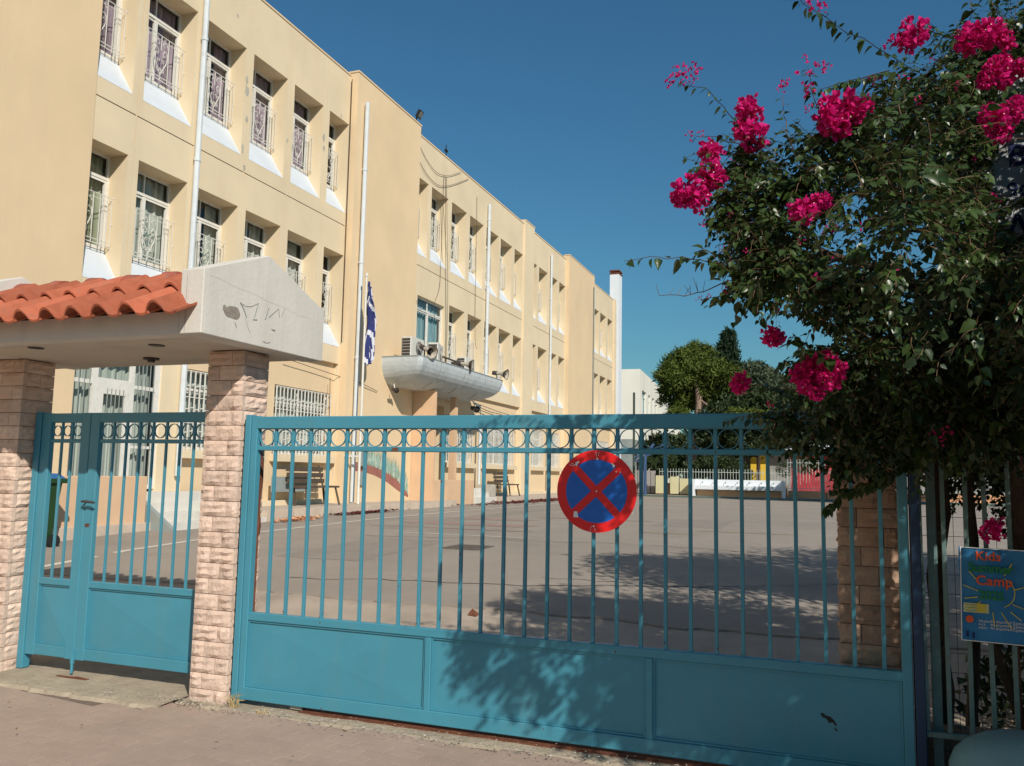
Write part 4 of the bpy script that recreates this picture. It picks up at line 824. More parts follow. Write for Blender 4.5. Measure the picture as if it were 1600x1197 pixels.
def tile_me(L):
    b = MB(); n = 16; W = .236; vs = []
    def hh(u): return .070 * math.sin(PI * u / .145) ** .8 if u < .145 else -.012 * math.sin(PI * (u - .145) / (W - .145))
    for v in (0, L):
        for side in (0, -.016):
            for i in range(n + 1):
                u = W * i / n; vs.append((u, v, hh(u) + side + (.0 if v == 0 else -.006)))
    k = n + 1; q = lambda a, i: a * k + i
    fs = [(q(0, i), q(0, i + 1), q(2, i + 1), q(2, i)) for i in range(n)] + [(q(1, i + 1), q(1, i), q(3, i), q(3, i + 1)) for i in range(n)] + [(q(0, i + 1), q(0, i), q(1, i), q(1, i + 1)) for i in range(n)] + [(q(0, 0), q(2, 0), q(3, 0), q(1, 0)), (q(2, n), q(0, n), q(1, n), q(3, n))]
    b.add(vs, fs); return b
tm = tile_me(.52).mesh('roof_tile', M['tile'], smooth=False); sl_ = math.atan2(.385, .80)
for row in (0, 1):
    for k in range(11):
        cx = -6.177 + .2265 * k; v0 = row * .41
        inst('roof_tile', tm, t, (cx - .073 + .04 + random.uniform(-.004, .004), 4.015 + v0 * math.cos(sl_), 2.565 + v0 * math.sin(sl_) + .030 * row + random.uniform(0, .004)), (sl_ - .02 * row, 0, random.uniform(-.012, .012)))
bk = MB()
for k in range(11):
    x = -6.13 + .2155 * k; bk.tube([(x + .04, 5.55, 2.62), (x + .04, 4.9, 2.90)], .05, 6)
bk.build('rear_tiles', M['tile'], t, kind='stuff')
def ridge_me():
    b = MB(); n = 10; vs = []; pr = [(0, .118), (.10, .112), (.105, .090), (.40, .082)]
    for (x, r) in pr: vs += [(x, r * math.cos(PI * i / n), r * math.sin(PI * i / n)) for i in range(n + 1)]
    k = n + 1; b.add(vs, [(j * k + i, (j + 1) * k + i, (j + 1) * k + i + 1, j * k + i + 1) for j in range(3) for i in range(n)]); b.add([vs[i] for i in range(k)], [tuple(range(k))]); return b
rm = ridge_me().mesh('ridge_tile', M['ridge'], smooth=False)
for k in range(6): inst('ridge_tile', rm, t, (-6.06 + .37 * k, 4.87, 2.945), (0, random.uniform(-.01, .02), 0))
for (x, y) in ((-5.37, 4.45), (-4.36, 4.56)):
    b = MB(); b.tube([(x, y, 2.4535), (x, y, 2.447)], .055, 14); b.build('recessed_light', M['dark_metal'], t)
b = MB(); b.tube([(-4.92, 5.10, 2.453), (-4.92, 5.10, 2.438)], .06, 12); b.tube([(-4.92, 5.10, 2.438), (-4.92, 5.10, 2.42)], .03, 8); b.build('ceiling_lamp', M['dark_metal'], t)

# ================================================================== GATES
RING = None
def ring_me(r, mat='blue'):
    b = MB(); n = 24; vs = []
    for i in range(n):
        a = 2 * PI * i / n; c, s = math.cos(a), math.sin(a)
        for (rr, y) in ((r, -.008), (r, .008), (r - .004, .008), (r - .004, -.008)): vs.append((rr * c, y, rr * s))
    fs = [(i * 4 + j, ((i + 1) % n) * 4 + j, ((i + 1) % n) * 4 + (j + 1) % 4, i * 4 + (j + 1) % 4) for i in range(n) for j in range(4)]
    b.add(vs, fs); return b.mesh('ring', M[mat])
def bar_me(h, hw=.0105):
    b = MB(); b.bbox(-hw, hw, -hw, hw, 0, h, .002); return b.mesh('bar', M['blue'])
def hollow(b, x0, x1, y0, y1, z0, z1, c=.004):
    b.bbox(x0, x1, y0, y1, z0, z1, c) if z1 - z0 > x1 - x0 else b.prism([(y0 + c, z0), (y1 - c, z0), (y1, z0 + c), (y1, z1 - c), (y1 - c, z1), (y0 + c, z1), (y0, z1 - c), (y0, z0 + c)], x0, x1, ax='x')
def panel(parent, x0, x1, yf, z0, z1, push=.008, name='panel'):
    b = MB(); cx, cz = (x0 + x1) / 2, (z0 + z1) / 2; e = .0
    b.add([(x0, yf, z0), (x1, yf, z0), (x1, yf, z1), (x0, yf, z1), (cx, yf - push, cz), (x0, yf + .02, z0), (x1, yf + .02, z0), (x1, yf + .02, z1), (x0, yf + .02, z1)], [(0, 1, 4), (1, 2, 4), (2, 3, 4), (3, 0, 4), (8, 7, 6, 5)])
    p = b.build(name, M['blue'], parent)
    b = MB(); w_ = .009   # glazing bead
    for (a, c, e_, f) in [(x0, x1, z0, z0 + w_), (x0, x1, z1 - w_, z1), (x0, x0 + w_, z0 + w_, z1 - w_), (x1 - w_, x1, z0 + w_, z1 - w_)]: b.box(a, c, yf - .012, yf - .0005, e_, f)
    b.build('bead', M['blue'], p); return p
def part_box(name, parent, *v, mat='blue', c=.004):
    b = MB(); hollow(b, *v, c=c); return b.build(name, M[mat], parent)
# sliding gate
G = thing('sliding_gate', 'wide turquoise blue metal sliding gate with vertical bars, rings and solid lower panels', 'gate', None, (0, 0, 0))
gx0, gx1 = -3.735, .355
part_box('end_post', G, -3.838, -3.79, 4.895, 4.96, .0, 1.985); part_box('end_post', G, -3.787, gx0, 4.90, 4.955, .045, 1.978); part_box('end_post', G, gx1, .405, 4.90, 4.955, .045, 1.975)
part_box('top_rail', G, gx0, gx1, 4.898, 4.957, 1.885, 1.972, c=.006)
part_box('ring_rail', G, gx0, gx1, 4.910, 4.945, 1.735, 1.768); part_box('middle_rail', G, gx0, gx1, 4.903, 4.952, .572, .625); part_box('bottom_rail', G, gx0, gx1, 4.90, 4.955, .045, .128)
for x in (-2.385, -.985): part_box('mullion', G, x, x + .042, 4.903, 4.952, .129, .571)
for a, c in ((gx0 + .002, -2.387), (-2.341, -.987), (-.941, gx1 - .002)): panel(G, a, c, 4.925, .13, .570, .010)
bm_ = bar_me(1.11); b2 = bar_me(.115); rg = ring_me(.0600)
xs_ = [-3.594 + .1432 * k for k in range(28)]
for x in xs_:
    inst('bar', bm_, G, (x, 4.9275, .624)); inst('short_bar', b2, G, (x, 4.9275, 1.769))
for k in range(29):
    cx = (xs_[k - 1] if k else gx0 - .004) / 2 + (xs_[k] if k < 28 else gx1 + .0) / 2; sc = 1.0 if 0 < k < 28 else ((xs_[0] - gx0 - .012) / .122 if k == 0 else (gx1 - xs_[27] - .012) / .122)
    inst('ring', rg, G, (cx, 4.9275, 1.8265), scale=(min(1, sc), 1, .98))
for x in (-3.33, -.4): b = MB(); b.tube([(x, 4.935, .046), (x, 4.965, .046)], .048, 18); wh = b.build('wheel', M['dark_metal'], G); b = MB(); b.box(x - .045, x + .045, 4.925, 4.932, .02, .09); b.build('wheel_bracket', M['concrete'], wh)
b = MB(); pts = [(-.05, .37), (-.035, .372), (-.02, .36), (0, .358), (.02, .34), (.032, .32), (.028, .31), (.01, .33), (-.005, .322), (-.02, .345), (-.04, .35)]; b.add([(x, 4.9185, z) for x, z in pts], [tuple(range(len(pts)))]); b.add([(x, 4.9185, z) for x, z in [(.018, .30), (.026, .303), (.036, .288), (.028, .286)]], [(0, 1, 2, 3)]); b.build('paint_hole', M['black'], G)
b = MB(); b.box(-2.66, -2.62, 4.896, 4.9, 1.74, 1.762); b.build('rust_spot', M['rust'], G)
b = MB()
for i in range(90):
    x = random.choice(xs_) if random.random() < .6 else random.uniform(gx0, gx1); rail = random.random() < .45
    z = random.choice([.60, .64, .66, 1.75, 1.78, .06, .10]) + random.uniform(-.012, .012) if rail else random.uniform(.65, 1.7); y = 4.9163 if (not rail) else {1: 4.9095, 0: 4.8995}[1 if z > 1.5 else 0]
    if rail and .5 < z < .7: y = 4.9025
    if not rail: x = min(xs_, key=lambda v: abs(v - x)) + random.uniform(-.006, .006)
    s = random.uniform(.0015, .005); b.add([(x + s * math.cos(a_) * random.uniform(.6, 1.3), y, z + 1.6 * s * math.sin(a_) * random.uniform(.6, 1.3)) for a_ in [k_ * PI / 3 for k_ in range(6)]], [tuple(range(6))])
b.build('paint_chips', M['rust'], G, kind='stuff')
# pedestrian gate, two leaves
def leaf_gate(name, label, x0, x1, y, hidden_right=False, post=False, nb=2, handle=False):
    t = thing(name, label, 'gate', 'leaves of the small gate', (0, 0, 0)); s = .094; yb = y + .045
    if post: part_box('fixed_post', t, x0 - .067, x0 - .004, y - .01, y + .06, .02, 2.03)
    part_box('stile', t, x0, x0 + s, y, yb, .13, 2.022); part_box('stile', t, x1 - s, x1, y, yb, .13, 2.022)
    a, c = x0 + s, x1 - s
    part_box('top_rail', t, a, c, y + .001, yb - .001, 1.945, 2.02); part_box('ring_rail', t, a, c, y + .008, yb - .008, 1.785, 1.815); part_box('middle_rail', t, a, c, y + .002, yb - .002, .672, .722); part_box('bottom_rail', t, a, c, y + .001, yb - .001, .132, .215)
    panel(t, a + .001, c - .001, y + .025, .217, .670, .012)
    n = nb; stp = (c - a) / (n + 1); bb = bar_me(1.063, .009); b3 = bar_me(.129, .009); rr = ring_me(min(.063, stp / 2 - .010)); 
    for k in range(n): inst('bar', bb, t, (a + stp * (k + 1), y + .022, .722)); inst('short_bar', b3, t, (a + stp * (k + 1), y + .022, 1.816))
    for k in range(n + 1): inst('ring', rr, t, (a + stp * (k + .5), y + .022, 1.88))
    if handle:
        b = MB(); b.box(x0 + .02, x0 + .07, y - .006, y - .0005, 1.16, 1.40); b.build('lock_plate', M['blue'], t)
        b = MB(); b.tube([(x0 + .02, y - .003, 1.33), (x0 + .02, y - .05, 1.33), (x0 + .055, y - .055, 1.332), (x0 + .15, y - .055, 1.325)], [.008, .008, .011, .009], 8); b.build('handle', M['dark_metal'], t)
        b = MB(); b.box(x0 + .02, x0 + .06, y - .004, y - .0005, 1.135, 1.158); b.build('rust_spot', M['rust'], t)
        b = MB(); b.tube([(x0 - .004, y - .006, .03), (x0 - .004, y - .006, .17)], .011, 6); b.box(x0 - .02, x0 + .012, y - .012, y - .001, .1, .2); b.build('drop_bolt', M['blue'], t)
    return t
leaf_gate('gate_leaf', 'narrow fixed leaf of the small blue gate beside the left stone pillar', -5.930, -5.421, 5.03, post=True, nb=2)
leaf_gate('gate_leaf', 'wide leaf of the small blue gate with the dark door handle', -5.417, -4.19, 5.03, nb=7, handle=True)
b = MB(); b.tube([(-5.47, 4.98, .008), (-5.30, 4.98, .02), (-5.2, 4.985, .01)], .007, 4); b.box(-5.5, -5.2, 4.955, 4.985, .005, .018); tag(b.build('floor_catch', M['rust']), 'rusty floor catch below the meeting edge of the small gate', 'floor catch')
# weeds
def weed(x, y, n, h, label):
    b = MB()
    for i in range(n):
        a = random.random() * 6.3; l = h * random.uniform(.5, 1.1); o = Vector((x + random.gauss(0, .02), y + random.gauss(0, .012), 0)); d = Vector((math.cos(a), math.sin(a) * .5, 0))
        b.tube([o, o + d * l * .3 + Vector((0, 0, l * .6)), o + d * l * .8 + Vector((0, 0, l * .65))], [.0022, .0018, .0006], 3)
    return tag(b.build('dry_weed', M['straw']), label, 'weed')
weed(-3.78, 4.84, 34, .14, 'tuft of dry straw coloured weed at the corner of the sliding gate and middle pillar')
weed(-3.50, 4.80, 16, .05, 'small dry weed sprigs under the sliding gate just right of the straw tuft')

# ================================================================== NO STOPPING SIGN
S = thing('road_sign', 'round red and blue no stopping sign fixed to the sliding gate bars', 'road sign', None, (-1.275, 4.876, 1.512)); S.rotation_euler = (0, math.radians(1.5), 0)
def disc(r, y, n=56, a0=0, a1=2 * PI):
    return [(r * math.cos(a0 + (a1 - a0) * i / n), y, r * math.sin(a0 + (a1 - a0) * i / n)) for i in range(n)]
R_ = .243
b = MB(); n = 56; b.add(disc(R_, 0) + disc(R_, .006), [tuple(range(n)), tuple(reversed(range(n, 2 * n)))] + [(i, i + n, (i + 1) % n + n, (i + 1) % n) for i in range(n)]); b.build('plate', M['sign_red'], S)
b = MB(); rb = .187; hw = .0225; 
for q in range(4):
    th = q * PI / 2 + PI / 4; ph = math.asin(hw / rb); pts = []
    ca, sa = math.cos(q * PI / 2), math.sin(q * PI / 2)
    tip = hw * math.sqrt(2); a0 = q * PI / 2 - PI / 4 + ph; a1 = q * PI / 2 + PI / 4 - ph
    pts = [(tip * ca, -.0012, tip * sa)] + [(rb * math.cos(a0 + (a1 - a0) * i / 14), -.0012, rb * math.sin(a0 + (a1 - a0) * i / 14)) for i in range(15)]
    b.add(pts, [tuple(range(len(pts)))])
b.build('blue_field', M['sign_blue'], S)
b = MB(); y_ = -.0024
for pts in [[(-.135, .165), (-.108, .175), (-.128, .140)], [(.088, .172), (.110, .158), (.100, .140), (.092, .158)], [(-.132, -.125), (-.112, -.125), (-.104, -.160), (-.135, -.160)]]: b.add([(x, y_, z) for x, z in pts], [tuple(range(len(pts)))])
b.build('torn_patch', M['tape'], S)
b = MB()
for (x, z, r) in [(.0, .192, .0065), (.002, .0, .005), (-.008, -.206, .006), (.118, .12, .004), (.142, .118, .004)]: b.add([(x + p[0], y_, z + p[2]) for p in disc(r, 0, 10)], [tuple(range(10))])
for (p, q) in [((-.01, .232), (-.004, .205)), ((.01, .236), (.006, .21)), ((-.16, .160), (-.13, .150)), ((-.17, .150), (-.14, .144)), ((-.02, -.205), (-.03, -.235)), ((.0, -.215), (.002, -.232))]: b.tube([(p[0], y_, p[1]), (q[0], y_, q[1])], .0016, 3)
b.build('scratch', M['tape'], S)
b = MB()
for (x, z) in [(.0, .215), (-.07, -.22), (.2, -.12)]: b.box(x - .015, x + .015, .006, .05, z - .008, z + .008)
b.build('wire_tie', M['white_metal'], S)

# ================================================================== RIGHT HAND FENCE, BANNER, BOARD
b = MB(); hollow(b, .412, .458, 4.88, 4.965, -.02, 2.25); tag(b.build('gate_guide_post', M['blue_dark']), 'dark navy post at the right end of the sliding gate', 'post')
t = thing('bar_fence', 'weathered green bar fence with wire mesh in the shade right of the sliding gate', 'fence', None, (0, 0, 0))
fbm = MB(); fbm.bbox(-.011, .011, -.006, .006, 0, 1.62, .002); fm = fbm.mesh('bar', M['fence_green'])
for k in range(28):
    o = inst('bar', fm, t, (.468 + .1005 * k, 4.91, .345), (random.uniform(-.006, .006), random.uniform(-.012, .006), 0))
part_box('rail', t, .46, 3.3, 4.895, 4.935, .315, .343, mat='fence_green'); part_box('rail', t, .46, 3.3, 4.895, 4.935, 1.968, 1.995, mat='fence_green')
for x in (.50, 2.4): part_box('post', t, x, x + .045, 4.97, 5.01, -.02, 2.0, mat='fence_green')
b = MB()
for k in range(56): b.tube([(.48 + .05 * k, 5.03, .1), (.48 + .05 * k, 5.03, 1.9)], .0016, 3, cap=False)
for k in range(19): b.tube([(.48, 5.03, .12 + .1 * k), (3.3, 5.03, .12 + .1 * k)], .0016, 3, cap=False)
b.build('wire_mesh', M['black'], t, kind='stuff')
b = MB(); b.box(.9, .93, 5.12, 5.15, 0, 2.4); tag(b.build('rusty_post', M['rust']), 'thin rusty brown post behind the bar fence above the banner', 'post')
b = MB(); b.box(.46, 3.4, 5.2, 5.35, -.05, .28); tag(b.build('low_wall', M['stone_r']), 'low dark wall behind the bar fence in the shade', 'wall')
# painted rounded block
b = MB(); nu, nv = 28, 14; vs = []
for j in range(nv + 1):
    ph = -PI / 2 + PI * j / nv
    for i in range(nu):
        th = 2 * PI * i / nu; pw = lambda v, e: math.copysign(abs(v) ** e, v)
        p = Vector((pw(math.cos(ph), .5) * pw(math.cos(th), .7) * .62, pw(math.cos(ph), .5) * pw(math.sin(th), .7) * .20, pw(math.sin(ph), .5) * .36)); p += p.normalized() * .015 * mnoise.noise(p * 5)
        vs.append((p.x + 1.14, p.y + 4.62, p.z + .10))
b.add(vs, [(j * nu + i, j * nu + (i + 1) % nu, (j + 1) * nu + (i + 1) % nu, (j + 1) * nu + i) for j in range(nv) for i in range(nu)]); bo_ = b.build('painted_block', M['boulder'], smooth=True); tag(bo_, 'pale blue rounded concrete block in front of the fence at the bottom right corner', 'concrete block')
b = MB(); b.tube([(.74 + .05 * i, 4.428 - .002 * i, .22 + .02 * math.sin(i * 1.7) + (.03 if 2 < i < 5 else 0)) for i in range(12)], .002, 3); b.build('crack', M['dark_metal'], bo_)
def text(s, size, mat, parent, loc, rot=(PI / 2, 0, 0), name='lettering', ext=.0006, bold=0, sp=1.0):
    cu = bpy.data.curves.new(name, 'FONT'); cu.body = s; cu.size = size; cu.extrude = ext; cu.offset = bold; cu.resolution_u = 3; cu.space_character = sp
    o = bpy.data.objects.new(name, cu); COL.objects.link(o); dg = bpy.context.evaluated_depsgraph_get(); me = bpy.data.meshes.new_from_object(o.evaluated_get(dg)); bpy.data.objects.remove(o)
    me.materials.clear(); me.materials.append(M[mat]); q = inst(name, me, parent, loc, rot); return q
M['ban_blue'] = pmat('ban_blue', (.03, .19, .42), .6, .12, 9, 0); M['ban_red'] = pmat('ban_red', (.75, .11, .03), .6, .05, 5, 0); M['ban_green'] = pmat('ban_green', (.02, .20, .08), .6, .05, 5, 0); M['ban_yellow'] = pmat('ban_yellow', (.62, .52, .06), .6, .05, 5, 0); M['ban_pale'] = pmat('ban_pale', (.55, .56, .30), .6, .05, 5, 0)
B = thing('banner', 'blue summer camp banner tied to the bar fence', 'banner', None, (.628, 4.872, .815)); B.rotation_euler = (0, .02, .0)
bw, bh = .30, .465
b = MB(); nx_ = 12; vs = []
for j in range(nx_ + 1):
    for i in range(nx_ + 1): u, v = i / nx_, j / nx_; vs.append((bw * u + .006 * math.sin(v * 5), .006 * math.sin(u * 7 + v * 3), bh * v))
b.add(vs, [(j * (nx_ + 1) + i, j * (nx_ + 1) + i + 1, (j + 1) * (nx_ + 1) + i + 1, (j + 1) * (nx_ + 1) + i) for j in range(nx_) for i in range(nx_)]); b.build('sheet', M['ban_blue'], B)
b = MB(); e = .004
for (a, c, e0, f) in [(0, bw, 0, e), (0, bw, bh - e, bh), (0, e, e, bh - e), (bw - e, bw, e, bh - e)]: b.box(a, c, -.010, -.0085, e0, f)
b.build('white_edge', M['tape'], B)
b = MB(); c0 = (.135, .23)
for (a, r0, r1) in [(160, .06, .13), (190, .06, .12), (215, .055, .13), (20, .11, .17), (340, .10, .15), (60, .12, .19), (275, .08, .15), (300, .09, .18), (320, .11, .17), (130, .1, .15)]:
    a = math.radians(a); b.tube([(c0[0] + r0 * math.cos(a), -.0095, c0[1] + r0 * math.sin(a)), (c0[0] + r1 * math.cos(a), -.0095, c0[1] + r1 * math.sin(a))], .003, 4)
b.tube([(c0[0] + .03 + .075 * math.cos(a * .3 - 1.2), -.0095, c0[1] + .02 + .075 * math.sin(a * .3 - 1.2)) for a in range(9)], .0025, 4); b.build('sun_rays', M['ban_yellow'], B)
tl = -.0112
text('Kids', .062, 'ban_red', B, (.068, tl, .405), bold=.0012, sp=1.05); text('Summer', .062, 'ban_green', B, (.035, tl, .345), bold=.0022, sp=.95); text('Camp', .066, 'ban_red', B, (.068, tl, .282), bold=.0014, sp=1.05); text('2025', .060, 'ban_green', B, (.078, tl, .212), bold=.0022, sp=.95)
b = MB(); b.box(.012, .125, -.0105, -.0095, .142, .188); b.build('yellow_block', M['ban_pale'], B); b = MB(); b.box(.07, .11, -.0115, -.0106, .146, .186); b.build('yellow_block', M['ban_yellow'], B)
for i in range(3): text('-----------', .016, 'ban_green', B, (.018, tl - .001, .176 - .014 * i), bold=.0001)
b = MB(); b.add([(.038 + p[0], tl, .108 + p[2]) for p in disc(.018, 0, 14)], [tuple(range(14))]); b.build('orange_ball', M['ban_red'], B)
for i, s in enumerate(('Ηλικίες', '4-12', 'ετών')): text(s, .016, 'tape', B, (.078, tl, .098 - .016 * i), bold=.0001)
for i, s in enumerate(('1ο Δημοτικό Σχολείο', '4ο Δημοτικό Σχολείο', '9ο Δημοτικό Σχολείο')): text(s, .0165, 'tape', B, (.130, tl, .100 - .0165 * i), bold=.0001)
b = MB(); b.box(.022, .034, -.0112, -.0105, .02, .05); b.box(.05, .06, -.0112, -.0105, .015, .045); b.build('small_figures', M['letter_navy'], B)
T_ = thing('school_sign', 'pale sign board with navy lettering, mostly hidden by the bougainvillea at the right edge', 'sign', None, (.80, 4.95, 2.78))
b = MB(); b.box(0, 1.5, 0, .03, 0, 1.05); b.build('board', M['board'], T_, bevel=.004); b = MB(); b.box(.1, .14, .032, .07, -.9, 1.0); b.box(1.3, 1.34, .032, .07, -.9, 1.0); b.build('support', M['fence_green'], T_)
text('B', .165, 'letter_navy', T_, (.145, -.003, .505), bold=.004); text('9ο', .11, 'letter_navy', T_, (.135, -.003, .335), bold=.001); text('Λ', .17, 'letter_navy', T_, (.12, -.003, .11), bold=.003)

# ================================================================== BOUGAINVILLEA
BG = thing('bougainvillea', 'huge dark green bougainvillea with magenta flowers arching over the right end of the gate', 'bougainvillea', None, (1.15, 5.25, 0)); BG.location = (0, 0, 0)
LT_V = np.array([(0, 0, 0), (-.33, .22, .10), (-.30, .58, .08), (0, 1.1, -.14), (.30, .58, .08), (.33, .22, .10), (0, .35, 0), (0, .72, -.03)], float)
LT_F = [(0, 6, 1), (1, 6, 7), (1, 7, 2), (2, 7, 3), (0, 5, 6), (5, 7, 6), (5, 4, 7), (4, 3, 7)]
def fine_leaf(sd):
    r = random.Random(sd); b = MB(); vs = []; n = 9; cu = r.uniform(.05, .35); fo = r.uniform(.12, .4); tw = r.uniform(-.25, .25)
    for j in range(n + 1):
        v = j / n; wd = .37 * math.sin(PI * min(1, v ** .72)) ** .85 * (1 - .35 * v) if 0 < v < 1 else (0.02 if v == 0 else 0)
        for u in (-1, -.55, 0, .55, 1): vs.append((wd * u + tw * v * v * .3, v * 1.08, fo * abs(u) * wd - cu * v * v + .015 * math.sin(v * 17 + u * 2)))
    b.add(vs, [(j * 5 + i, j * 5 + i + 1, (j + 1) * 5 + i + 1, (j + 1) * 5 + i) for j in range(n) for i in range(4)]); return b.mesh('leaf', M['leaf'], smooth=True)
leafmes = [fine_leaf(i) for i in range(6)]
leafP = []; twigs = []      # leaf placements (pos, dir, normal-ish, size)
def twig_path(p, d, L, n=7, droop=.9, wob=.18):
    pts = [p.copy()]; d = d.normalized()
    for i in range(n):
        d = (d + Vector((random.gauss(0, wob), random.gauss(0, wob), random.gauss(0, wob) - droop / n))).normalized(); pts.append(pts[-1] + d * L / n)
    return pts
def dress(pts, n, size, keep=0, r=.0028, hang=.75, deep=False):
    twigs.append((pts, r)); seg = [(a, c) for a, c in zip(pts, pts[1:])]
    for i in range(n):
        f = (i + .5) / n * len(seg); k = min(int(f), len(seg) - 1); a, c = seg[k]; p = a.lerp(c, f - k); t = (c - a).normalized()
        s = t.cross(Vector((0, 0, 1))); s = s.normalized() if s.length > .1 else Vector((1, 0, 0)); s *= (1 if i % 2 else -1)
        d = (t * .45 + s * .8 + Vector((0, 0, -hang + random.gauss(0, .35))) + Vector((random.gauss(0, .3), random.gauss(0, .3), 0))).normalized()
        leafP.append((p + d * .008, d, Vector((random.gauss(0, .5), random.gauss(0, .5) - .4, .5 + random.random())), size * random.uniform(.65, 1.2) * (1 - .35 * (i / n)), keep, deep))
def px_path(pl, Y, Yend=None):
    out = []
    for i, (x, y) in enumerate(pl): out.append(at(x, y, Y + ((Yend if Yend is not None else Y) - Y) * i / max(1, len(pl) - 1)))
    res = []
    for i in range(len(out) - 1):
        for j in range(3): res.append(out[i].lerp(out[i + 1], j / 3) + Vector((random.gauss(0, .004),) * 3))
    res.append(out[-1]); return res
SPR = [([(1175, 215), (1150, 190), (1120, 155), (1098, 138), (1062, 122)], 3.7, 3.5, 22, .042), ([(1520, 150), (1420, 108), (1345, 62), (1290, 28), (1255, 4), (1235, -15)], 3.9, 3.6, 44, .055), ([(1180, 425), (1120, 415), (1080, 404), (1030, 401), (975, 408)], 3.3, 3.15, 19, .068),
       ([(1260, 640), (1215, 655), (1165, 650), (1132, 656)], 4.75, 4.7, 16, .062), ([(1480, 690), (1420, 722), (1360, 755), (1310, 775), (1290, 800)], 4.6, 4.5, 80, .062), ([(1450, 700), (1390, 740), (1340, 760), (1300, 765)], 4.65, 4.55, 60, .060),
       ([(1330, 520), (1285, 492), (1250, 488), (1225, 486)], 3.6, 3.4, 16, .060), ([(1300, 560), (1262, 545), (1240, 520), (1232, 540)], 3.5, 3.4, 14, .062), ([(1260, 600), (1220, 610), (1185, 600), (1165, 600)], 3.8, 3.7, 14, .05),
       ([(1240, 240), (1228, 190), (1222, 150)], 3.6, 3.5, 10, .04), ([(1300, 200), (1270, 150), (1262, 105)], 3.6, 3.5, 22, .042), ([(1390, 110), (1330, 125), (1280, 140)], 3.7, 3.6, 34, .045), ([(1480, 60), (1450, 45), (1440, 30)], 3.9, 3.9, 14, .05), ([(1500, 60), (1520, 20), (1515, -10)], 3.8, 3.8, 16, .055),
       ([(1600, 60), (1560, 20), (1540, -10)], 3.8, 3.8, 20, .05), ([(1200, 455), (1150, 460), (1105, 466)], 3.3, 3.2, 8, .055), ([(1200, 450), (1170, 470), (1165, 480)], 3.3, 3.2, 8, .06), ([(1170, 230), (1120, 215), (1085, 212)], 3.5, 3.4, 6, .04), ([(1460, 700), (1440, 730), (1430, 770)], 4.3, 4.2, 14, .05), ([(1500, 660), (1490, 700), (1480, 740)], 4.2, 4.1, 18, .055),
       ([(1250, 690), (1290, 700), (1310, 730)], 4.6, 4.6, 22, .055), ([(1180, 640), (1215, 690), (1232, 700)], 4.65, 4.6, 14, .055)]
for pl, Ya, Yb, n, s in SPR: dress(px_path(pl, Ya, Yb), n, s, 1)
bare = px_path([(1135, 440), (1100, 455), (1070, 462), (1030, 462)], 3.3, 3.2); twigs.append((bare, .0028))
for i in range(9):
    p = random.choice(bare[2:]); twigs.append(([p, p + Vector((random.gauss(0, .02), random.gauss(0, .02), .03 + random.random() * .02))], .0012))
CIR = [(1120, 270, 26, (3.3,)), (1150, 300, 46, (3.25, 3.4)), (1120, 400, 26, (3.25,)), (1160, 232, 30, (3.35,)), (1205, 350, 54, (3.2, 3.4)), (1170, 440, 36, (3.2,)), (1210, 300, 50, (3.3,)), (1240, 380, 55, (3.2, 3.5)), (1280, 500, 40, (3.5,)), (1175, 265, 48, (3.4, 3.8)), (1140, 340, 38, (3.3,)), (1180, 370, 62, (3.3, 3.8)), (1250, 290, 78, (3.3, 3.6)), (1215, 425, 62, (3.1, 3.5, 4.2)), (1160, 425, 34, (3.2,)), (1290, 215, 60, (3.4,)), (1345, 250, 90, (3.5, 3.9)), (1430, 175, 88, (3.7, 4.6)), (1520, 110, 84, (3.8, 4.8)), (1590, 60, 70, (3.9, 4.8)), (1560, 230, 96, (3.9, 4.9)), (1470, 270, 92, (3.9, 4.8)),
       (1290, 430, 60, (3.3, 4.0)), (1330, 465, 55, (3.5, 4.3)), (1400, 300, 60, (4.0, 4.7)), (1330, 570, 92, (3.9, 4.5)), (1420, 550, 92, (3.9, 4.6)), (1520, 500, 120, (4.0, 4.7)), (1590, 380, 90, (4.0, 4.8)), (1300, 640, 62, (4.2, 4.7)), (1225, 655, 38, (4.5, 4.75)), (1370, 670, 84, (4.3, 4.8)), (1460, 640, 96, (4.1, 4.8)), (1560, 640, 110, (4.1, 4.8)), (1255, 575, 34, (3.9,)), (1380, 455, 40, (4.1, 4.7)), (1490, 430, 60, (4.1, 4.8)), (1260, 700, 24, (4.6,)), (1330, 720, 36, (4.6,))]
SIGNGAP = [(1588, 236, 30), (1582, 290, 24), (1592, 345, 20), (1562, 262, 10)]
HOLES = SIGNGAP + [(1436, 388, 34), (1330, 322, 14), (1345, 385, 12), (1262, 520, 14), (1398, 395, 12), (1352, 262, 6), (1385, 285, 6), (1500, 292, 5), (1210, 545, 16)]
SPH = []
for (x, y, r, Ys) in CIR:
    for Yc in Ys: c = at(x, y, Yc); dz = (c - EYE).dot(CF); SPH.append((c, r * dz / FPX, 1))
